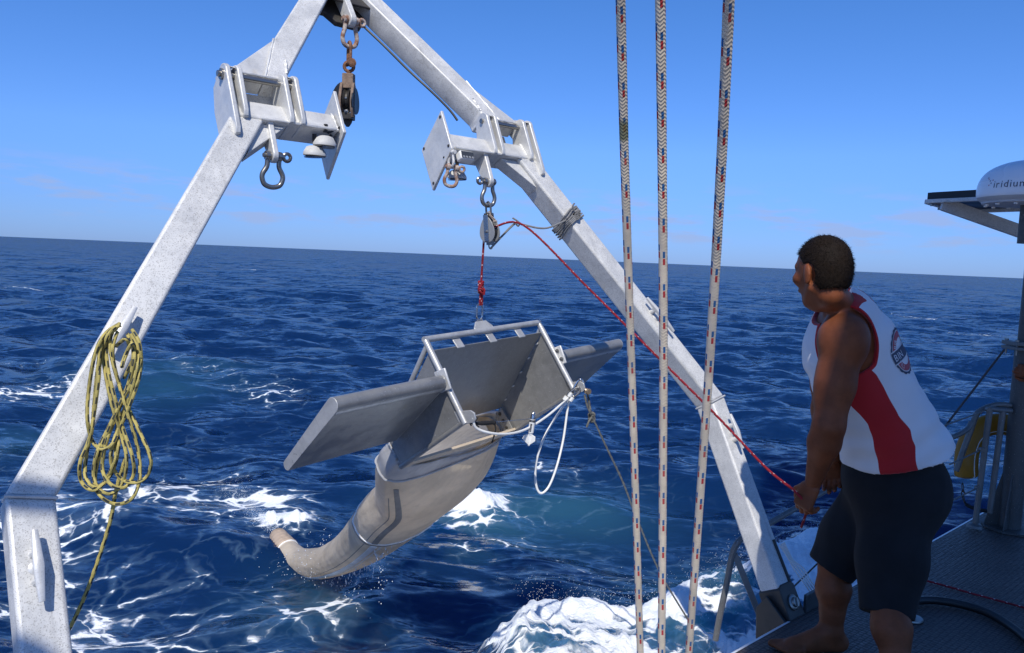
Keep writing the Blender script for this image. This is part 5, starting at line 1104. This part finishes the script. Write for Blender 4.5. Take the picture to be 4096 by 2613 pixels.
for a, b in (((690, 455), (578, 1330)), ((790, 470), (688, 1250))): rl('stanchion', [c5b(*a, 4.62), c5b((a[0]+b[0])/2, (a[1]+b[1])/2, 4.62), c5b(*b, 4.62)], .0165, n=2)
q = MB(); p = c5b(577, 1335, 4.62)-ro; q.lathe(p, (0, 0, 1), [(.001, -.02), (.045, -.02), (.04, -.006), (.018, .004), (.001, .004)], 16); q.build('stanchion_foot', M_RAIL, R0)
for a, b in (((300, 595), (672, 460)), ((380, 880), (622, 768)), ((340, 1185), (592, 1062))):
    w = rl('guard_wire', [c5b(*a, 4.5), c5b(*b, 4.62)], .0045, n=2); q = MB(); p = c5b(b[0]+4, b[1]-2, 4.612)-ro; q.lathe(p-np.array([.0, .012, 0]), (0, 1, 0), [(.001, 0), (.014, 0), (.014, .024), (.001, .024)], 10); q.build('wire_eye', M_RAIL, w)
# horseshoe lifebuoy
LBY = empty('lifebuoy', c5b(520, 1000, 4.76)); lo_ = c5b(520, 1000, 4.76); tag(LBY, 'yellow horseshoe lifebuoy hung outside the stern rail by the post', 'lifebuoy')
pth = spline([p-lo_ for p in (c5b(512, 985, 4.75), c5b(508, 880, 4.75), c5b(520, 770, 4.76), c5b(565, 660, 4.77), c5b(650, 590, 4.78), c5b(760, 570, 4.8), c5b(860, 590, 4.82), c5b(940, 670, 4.84), c5b(965, 800, 4.85), c5b(960, 930, 4.85))], 8)
th = np.linspace(0, 2*np.pi, 20, endpoint=False); rs = []; n_ = len(pth)
for i, p in enumerate(pth):
    T = nrm(pth[min(i+1, n_-1)]-pth[max(i-1, 0)]); D = nrm([.38, .92, 0]); S_ = nrm(np.cross(T, D)); f = min(1, .25+min(i, n_-1-i)*.3); f = math.sin(min(f, 1)*math.pi/2)
    rs.append([p+S_*.066*f*math.cos(a)+D*.042*f*math.sin(a) for a in th])
q = MB(); q.rings(rs); q.build('float', simple('yellow_vinyl', (.36, .155, .004), .5, 0, .12, 14, .15, .004), LBY)
for k in (3, 13):
    q = MB(); q.tube([r[k] for r in rs], .0028, 6); q.build('piping', M_WHITE, LBY)
q = MB()
P = [c5b(480, 1030, 4.74), c5b(484, 1085, 4.73), c5b(482, 1120, 4.72), c5b(492, 1160, 4.71)]
for i in range(len(P)-1):
    c = (P[i]+P[i+1])/2; d = nrm(P[i+1]-P[i]); L = np.linalg.norm(P[i+1]-P[i])/2+.006; e = nrm(np.cross(d, [0, 1, 0])) if i % 2 else np.array([0, 1., 0]); q.tube([c+d*L*math.sin(a)+e*.009*math.cos(a)-lo_ for a in np.linspace(0, 2*np.pi, 16, endpoint=False)], .0035, 6, closed=True)
q.build('chain', M_DARKM, LBY)
q = MB(); q.tube(spline([p-lo_ for p in (c5b(494, 1165, 4.71), c5b(520, 1195, 4.70), c5b(580, 1220, 4.68), c5b(640, 1234, 4.64), c5b(690, 1240, 4.62))], 6), [.006]*4+[.011]*21, 8); q.build('tether', M_BLKCORD, LBY)
# halyard
q = MB(); q.tube(spline([at(4018, 1398, 4.62), at(3905, 1545, 4.58), at(3785, 1700, 4.55), at(3740, 1760, 4.52)], 8), .006, 8); tag(q.build('halyard', M_ROPEDK), 'thin dark rope slanting from the clamp on the grey post down to the rail', 'rope')
# solar panel on its bracket
SPN = empty('solar_panel', (2.236, 4.40, 1.885)); tag(SPN, 'black edged solar panel on a galvanised bracket beside the white dome', 'solar panel')
pb, pc = nrm([.46, -.89, 0]), nrm([.667, .745, 0]); Z1 = np.array([0, 0, 1.])
q = MB(); q.prism([pb*0+pc*0, pb*1.25, pb*1.25+pc*.80, pc*.80], (0, 0, .036)); q.v[-1] += Z1*.022; q.build('panel', simple('black_panel_edge', (.012, .012, .015), .4), SPN, .002)
q = MB(); q.prism([pb*.02+pc*.02+Z1*.0585, pb*1.23+pc*.02+Z1*.0585, pb*1.23+pc*.78+Z1*.0585, pb*.02+pc*.78+Z1*.0585], (0, 0, .002)); q.build('cells', simple('solar_cells', (.01, .012, .03), .15), SPN)
def bar(nm, a, b, w, h, up_=(0, 0, 1), mat=None):
    a, b = V3(a), V3(b); d = nrm(b-a); s_ = nrm(np.cross(d, up_)); q = MB(); q.box((a+b)/2, (d, s_, np.cross(s_, d)), (np.linalg.norm(b-a)/2, w, h)); q.build(nm, mat or M_GALV, SPN, .002)
bar('bracket_rail', pb*-.0+Z1*.010, pb*1.25+Z1*.010, .018, .010); bar('bracket_rail', pb*-.0+pc*.79+Z1*.010, pb*1.25+pc*.79+Z1*.010, .018, .010); bar('bracket_rail', pc*.02+Z1*.008, pc*.775+Z1*.008, .018, .010); bar('bracket_rail', pb*.55+pc*.02+Z1*.008, pb*.55+pc*.775+Z1*.008, .018, .010)
e0, e1 = pb*.09-Z1*.004, np.array(at(4110, 935, 4.4))-np.array([2.236, 4.40, 1.885]); bar('strut', e0, e1, .008, .034)
bar('strut_flange', e0-Z1*.032+pc*.02, e1-Z1*.032+pc*.02, .022, .003)
for f in (pb*.03+Z1*-.004, pb*.6+Z1*-.004, pc*.25-Z1*.006, pb*.4+pc*.79-Z1*.004):
    q = MB(); q.lathe(f-Z1*.006, Z1, [(.001, -.006), (.008, -.006), (.008, .006), (.001, .006)], 8); q.build('bolt', M_STEEL, SPN)
# satellite dome
DC = at(4136, 795, 3.6); DR = .227
DOME = empty('satellite_dome', DC); tag(DOME, 'white domed satellite antenna with dark lettering above the solar panel', 'antenna')
prof = [(.001, -.030), (DR*.80, -.030), (DR*.90, -.018), (DR*.985, 0), (DR, .020), (DR*.995, .048), (DR*.955, .080), (DR*.86, .113), (DR*.70, .139), (DR*.48, .158), (DR*.24, .167), (.001, .170)]
dp = spline([(r, h, 0) for r, h in prof], 4)
q = MB(); q.lathe((0, 0, 0), Z1, [(p[0], p[1]) for p in dp if p[1] > -.002], 56); q.build('cover', simple('white_gelcoat', (.86, .86, .86), .3, 0, .05, 10, .02), DOME, ang=60)
q = MB(); q.lathe((0, 0, 0), Z1, [(p[0], p[1]) for p in dp if p[1] <= .002], 48); BS = q.build('base', simple('grey_gelcoat', (.50, .50, .51), .45), DOME, ang=60)
for k in range(14):
    a = k*2*math.pi/14+.2; p = MB(); p.lathe((math.cos(a)*DR*.82, math.sin(a)*DR*.82, -.030), (0, 0, -1), [(.001, 0), (.009, 0), (.008, .006), (.001, .007)], 8); p.build('bolt', M_WHITE, BS)
q = MB(); q.tube([(0, 0, -.03), (0, 0, -.2)], .05, 16); q.tube([(0, 0, -.18), (.55, .5, -.18)], .025, 12); q.build('mount', M_POST, DOME)
def rad(h): return float(np.interp(h, [p[1] for p in dp if p[1] > 0], [p[0] for p in dp if p[1] > 0]))
def on_dome(px_m, h):                                         # metres round the dome from the lettering's left end
    aL = math.atan2(-.92, -.38)-.70+0*px_m; a = LET0+px_m/DR; r = rad(h)+.0012; return (math.cos(a)*r, math.sin(a)*r, h)
LET0 = math.atan2(-.80, -.62)-.66
x = 0
for ch_ in 'iridium':
    vs, fs = text_mesh(ch_, .044); mb = MB(); mb.add([on_dome(x+p[0], .034+p[1]) for p in vs], fs); o = mb.build('letter', M_NAVY, DOME, smooth=False); x += vs[:, 0].max()+.0055
for k, (dx, dh) in enumerate(((-.018, .03), (-.030, .020), (-.028, .042), (-.042, .052), (-.052, .060), (-.010, .045))):
    mb = MB(); c_ = [on_dome(dx*.85+.003*math.cos(a), .030+dh*.85+.003*math.sin(a)) for a in np.linspace(0, 2*np.pi, 8, endpoint=False)]; mb.add(c_, [tuple(range(8))]); mb.build('logo_dot', M_PRED if k % 2 else M_NAVY, DOME, smooth=False)

# things lying on deck
q = MB(); q.tube(spline([on_z(*p, .008) for p in ((3560, 2290), (3660, 2313), (3760, 2338), (3900, 2378), (4020, 2410), (4120, 2438), (4300, 2490))], 8), .0052, 8); tag(q.build('deck_line', M_RED), 'thin red line lying straight across the grey deck behind the man', 'rope')
q = MB(); q.tube(spline([on_z(*p, .022) for p in ((3590, 2445), (3650, 2408), (3740, 2402), (3850, 2420), (3950, 2452), (4040, 2505), (4120, 2570), (4220, 2670))], 8), .0185, 14); tag(q.build('deck_hose', M_BLACK), 'thick black hose curving over the deck beside the track', 'hose')
FA = on_z(3645, 2478, 0); FR_ = empty('deck_fairlead', FA); tag(FR_, 'small steel hoop fairlead screwed to the deck behind the man', 'deck fitting')
q = MB(); q.tube(spline([(-.022, -.022, .006), (-.024, -.024, .06), (-.016, -.016, .095), (0, 0, .108), (.016, .016, .095), (.024, .024, .06), (.022, .022, .006)], 6), .009, 10); q.build('hoop', M_STEEL, FR_)
q = MB(); q.lathe((0, 0, .004), Z1, [(.001, 0), (.048, 0), (.046, .006), (.001, .007)], 20); q.build('base', M_STEEL, FR_)
# white cables and a thin dark line behind the right leg
q = MB()
for k in range(4): q.tube(spline([at(3118+6*k, 2180-4*k, 3.62), at(3150+7*k, 2228+3*k, 3.60), at(3185+9*k, 2290-6*k, 3.58), at(3225+8*k, 2345-4*k, 3.56), at(3272+6*k, 2420-12*k, 3.55)], 6), .0032, 6)
tag(q.build('cable_bundle', M_WCORD), 'loose bundle of thin white cables behind the right frame leg', 'cables')
q = MB(); q.tube([at(3150, 2372, 3.66), at(3262, 2262, 3.72), at(3330, 2200, 3.76)], .004, 6); tag(q.build('stay_wire', M_DARKM), 'thin dark stay crossing behind the white cables at the stern', 'wire')
# hinge seats joining the frame's feet to the transom
for sg in (1, -1):
    f = AW(sg*1.40, .03, 0); q = MB(); o_ = au*sg*.072; q.prism([f+o_+an*-.10+DN*.06, f+o_+an*.03+DN*-.05, f+o_+an*.075+DN*.02, f+o_+an*.06+DN*.24, f+o_+an*-.10+DN*.24], au*sg*.016)
    q.prism([f-o_+an*-.10+DN*.06, f-o_+an*.03+DN*-.05, f-o_+an*.075+DN*.02, f-o_+an*.06+DN*.24, f-o_+an*-.10+DN*.24], -au*sg*.016)
    q.box(f+DN*.25+an*.0, (au, an, (0, 0, 1)), (.11, .13, .02)); tag(q.build('hinge_seat', M_DARKM, None, .004), 'dark steel hinge seat holding the right foot of the lifting frame' if sg > 0 else 'dark steel hinge seat below the left foot of the lifting frame', 'bracket')
q = MB(); p = at(3262, 2405, 3.45); q.box(p, (ED, EN, (0, 0, 1)), (.10, .008, .055)); tag(q.build('side_plate', M_POST, None, .003), 'grey upright plate beside the right foot of the lifting frame', 'plate')

# ------------------------------------------------------------------ second person holding the post (mostly outside the frame)
b = zat(4036, 4.66, 0.); gx = b+np.array([0, 0, 1.0]); o = np.array([3.62, 4.72, 0]); lfv = np.array([0, -1., 0])
J2 = dict(pelvis=o+[0, 0, .95], belly=o+[-.01, 0, 1.10], chest=o+[-.02, 0, 1.32], c7=o+[.02, 0, 1.50], head=o+[-.05, 0, 1.66], fwd=np.array([-1., 0, 0]), hfwd=np.array([-1., .1, -.05]),
          shL=o+[0, -.19, 1.42], shR=o+[0, .19, 1.42], elL=o+[-.12, -.26, 1.13], elR=o+[-.02, .26, 1.12], wrL=gx+np.array([.022, -.088, -.035]), wrR=o+[-.12, .26, .88],
          hpL=o+[0, -.09, .9], hpR=o+[0, .09, .9], knL=o+[-.04, -.10, .50], knR=o+[.04, .10, .50], anL=o+[0, -.10, .085], anR=o+[.08, .10, .085], toL=o+[-.21, -.12, .022], toR=o+[-.13, .12, .022], hemL=o+[-.04, -.10, .50], hemR=o+[.04, .10, .50],
          rchest=(.12, .17, .19), rbelly=(.12, .155, .17), rpel=(.125, .165, .15), rth=(.115, .08, .10), shem=o+[0, 0, .93], waist=o+[0, 0, 1.02])
J2['handL'] = (nrm([-.95, .12, .0]), nrm([0, 1., 0]), .66, 1); J2['handR'] = (nrm([-.1, 0, -1]), nrm([0, -1, 0]), .4, 1)
P2, V2, _, _, _ = person(J2, 'hand of a second person gripping the grey post, body beyond it', h=.011, shorts_m=M_SHORTS)
V2.data.materials.append(simple('navy_cloth', (.03, .035, .06), .9, 0, .2, 20, .2))

# ------------------------------------------------------------------ unseen sail, added forward of the camera to shade the starboard quarter
MS = empty('added_shade_sail', (.6, -1.7, 0)); tag(MS, 'unseen grey sail and boom added to shade the starboard side of the deck', 'shade caster')
q = MB(); g = []
luff = lambda z: .60+(z-6.7)*.2-.6 if z > 5.5 else .36+(z-5.5)*.06-.6  # leading edge slanted to set where the added shade begins
rows_ = np.linspace(2.3, 13.5, 24)
for z in rows_: g.append([(luff(z)+(5.8*(1-(z-2.3)/15))*t_, .12*math.sin(math.pi*t_)*-1, z) for t_ in np.linspace(0, 1, 14)])
g = np.array(g); q.add(g.reshape(-1, 3), [(i*14+j, i*14+j+1, (i+1)*14+j+1, (i+1)*14+j) for i in range(23) for j in range(13)])
sl = q.build('cloth', simple('sail_cloth', (.42, .41, .39), .8, 0, .05, 6, .1), MS); m_ = sl.modifiers.new('t', 'SOLIDIFY'); m_.thickness = .003
q = MB(); q.tube([(luff(1)+.06, .05, .02), (luff(14)+.06, .05, 14)], .06, 16); q.build('mast', M_POST, MS)
q = MB(); q.tube([(luff(2.2), 0, 2.2), (luff(2.2)+6, 0, 2.25)], .05, 14); q.build('boom', M_POST, MS)

# unseen bladed rotor, added forward of the camera to throw shade bands on the left leg
WG = empty('added_shade_rotor', (-2.03, -.65, 0)); tag(WG, 'unseen three bladed rotor on a grey pole, added to shade the left leg', 'wind generator')
q = MB(); q.tube([(0, -.12, 0), (0, -.12, 3.57)], .028, 14); q.build('pole', M_POST, WG)
q = MB(); q.lathe((0, .06, 3.60), (0, -1, 0), [(.001, 0), (.04, .01), (.06, .06), (.07, .14), (.05, .3), (.001, .42)], 18); q.build('housing', M_WHITE, WG)
for d, L in (((.62, .06, .26), .80), ((.60, -.10, -.02), .80), ((-.6, .0, .2), .8)):
    d = nrm(d); w = nrm(np.cross(d, [0, 1, .0])); q = MB(); o_ = np.array([0, .06, 3.60]); q.prism([o_+d*.04+w*.03, o_+d*.25+w*.075, o_+d*(L-.06)+w*.055, o_+d*L, o_+d*(L-.06)-w*.05, o_+d*.25-w*.06, o_+d*.04-w*.03], np.cross(d, w)*.008); q.build('blade', M_WHITE, WG, .002)
# ------------------------------------------------------------------ spray and drips (nobody could count them)
def drops(name, P, r, stretch, label=None):
    P = np.asarray(P); n = len(P); r = np.broadcast_to(r, (n,)); st_ = np.broadcast_to(stretch, (n,))
    base = np.array([[1, 0, 0], [-1, 0, 0], [0, 1, 0], [0, -1, 0], [0, 0, 1], [0, 0, -1.]]); fs = np.array([[0, 2, 4], [2, 1, 4], [1, 3, 4], [3, 0, 4], [2, 0, 5], [1, 2, 5], [3, 1, 5], [0, 3, 5]])
    B = base[None]*r[:, None, None]; B = B*np.stack([np.ones(n), np.ones(n), st_], 1)[:, None]; V = (P[:, None]+B).reshape(-1, 3); Fc = (fs[None]+6*np.arange(n)[:, None, None]).reshape(-1, 3)
    me = bpy.data.meshes.new(name); me.from_pydata(V.tolist(), [], Fc.tolist()); o = link(name, me, M_DROP, None, True, 180); o['kind'] = 'stuff'; return o
t = NT('water_drop'); t.set(Base_Color=(.72, .77, .82), Roughness=.25, Specular_IOR_Level=.8); M_DROP = t.m
g2 = np.random.default_rng(5)
# curtain below the net
P, st2, rr2 = [], [], []
low = [net_ring(i)[np.argmin(net_ring(i)[:, 2])] for i in range(40, 100, 1)]
for _ in range(420):
    i = g2.integers(0, len(low)-1); b = low[i]+(low[i+1]-low[i])*g2.random(); d = g2.exponential(.10)
    P.append(b+np.array([g2.normal(0, .02), g2.normal(0, .02), -.004-min(d, max(b[2]-SEA_Z+.1, .05))])); rr2.append(g2.uniform(.0015, .0038)); st2.append(g2.uniform(1.5, 6) if d < .06 else g2.uniform(1, 2.2))
# trail of the cod end through the surface
tail = NS[-1][0]
for _ in range(1500):
    u_ = g2.random()**.8; c = tail+nrm([-.75, .5, .42])*u_*.62; s_ = .015+.055*u_; P.append(c+g2.normal(0, 1, 3)*[s_, s_, s_*.8]); rr2.append(g2.uniform(.001, .0036)*(1-.4*u_)); st2.append(g2.uniform(.7, 1.4))
# splash where the belly of the net touches
c0 = at(1290, 2400, 5.25)
for _ in range(350):
    a_ = g2.uniform(0, 6.283); q_ = abs(g2.normal(0, .22)); P.append(np.array([c0[0]+q_*math.cos(a_), c0[1]+q_*math.sin(a_), SEA_Z+.12+abs(g2.normal(0, .11))*math.exp(-q_*2)])); rr2.append(g2.uniform(.001, .0035)); st2.append(g2.uniform(.8, 2.2))
drops('net_drips', P, np.array(rr2), np.array(st2))
# spray over the stern wash
P, rr2 = [], []
for _ in range(3200):
    s_ = g2.uniform(.55, 3.4); e_ = float(np.interp(s_, [-1., .57, .8, 1.06, 1.2, 1.6, 2., 2.9], [1.64, 1.64, 1.42, 1.08, .98, .98, 1.02, 1.05])); o_ = e_+g2.normal(.10, .14); p = st(s_, o_, SEA_Z+.22+abs(g2.normal(0, .07))); P.append(p); rr2.append(g2.uniform(.0008, .0026))
drops('stern_spray', P, np.array(rr2), 1.)
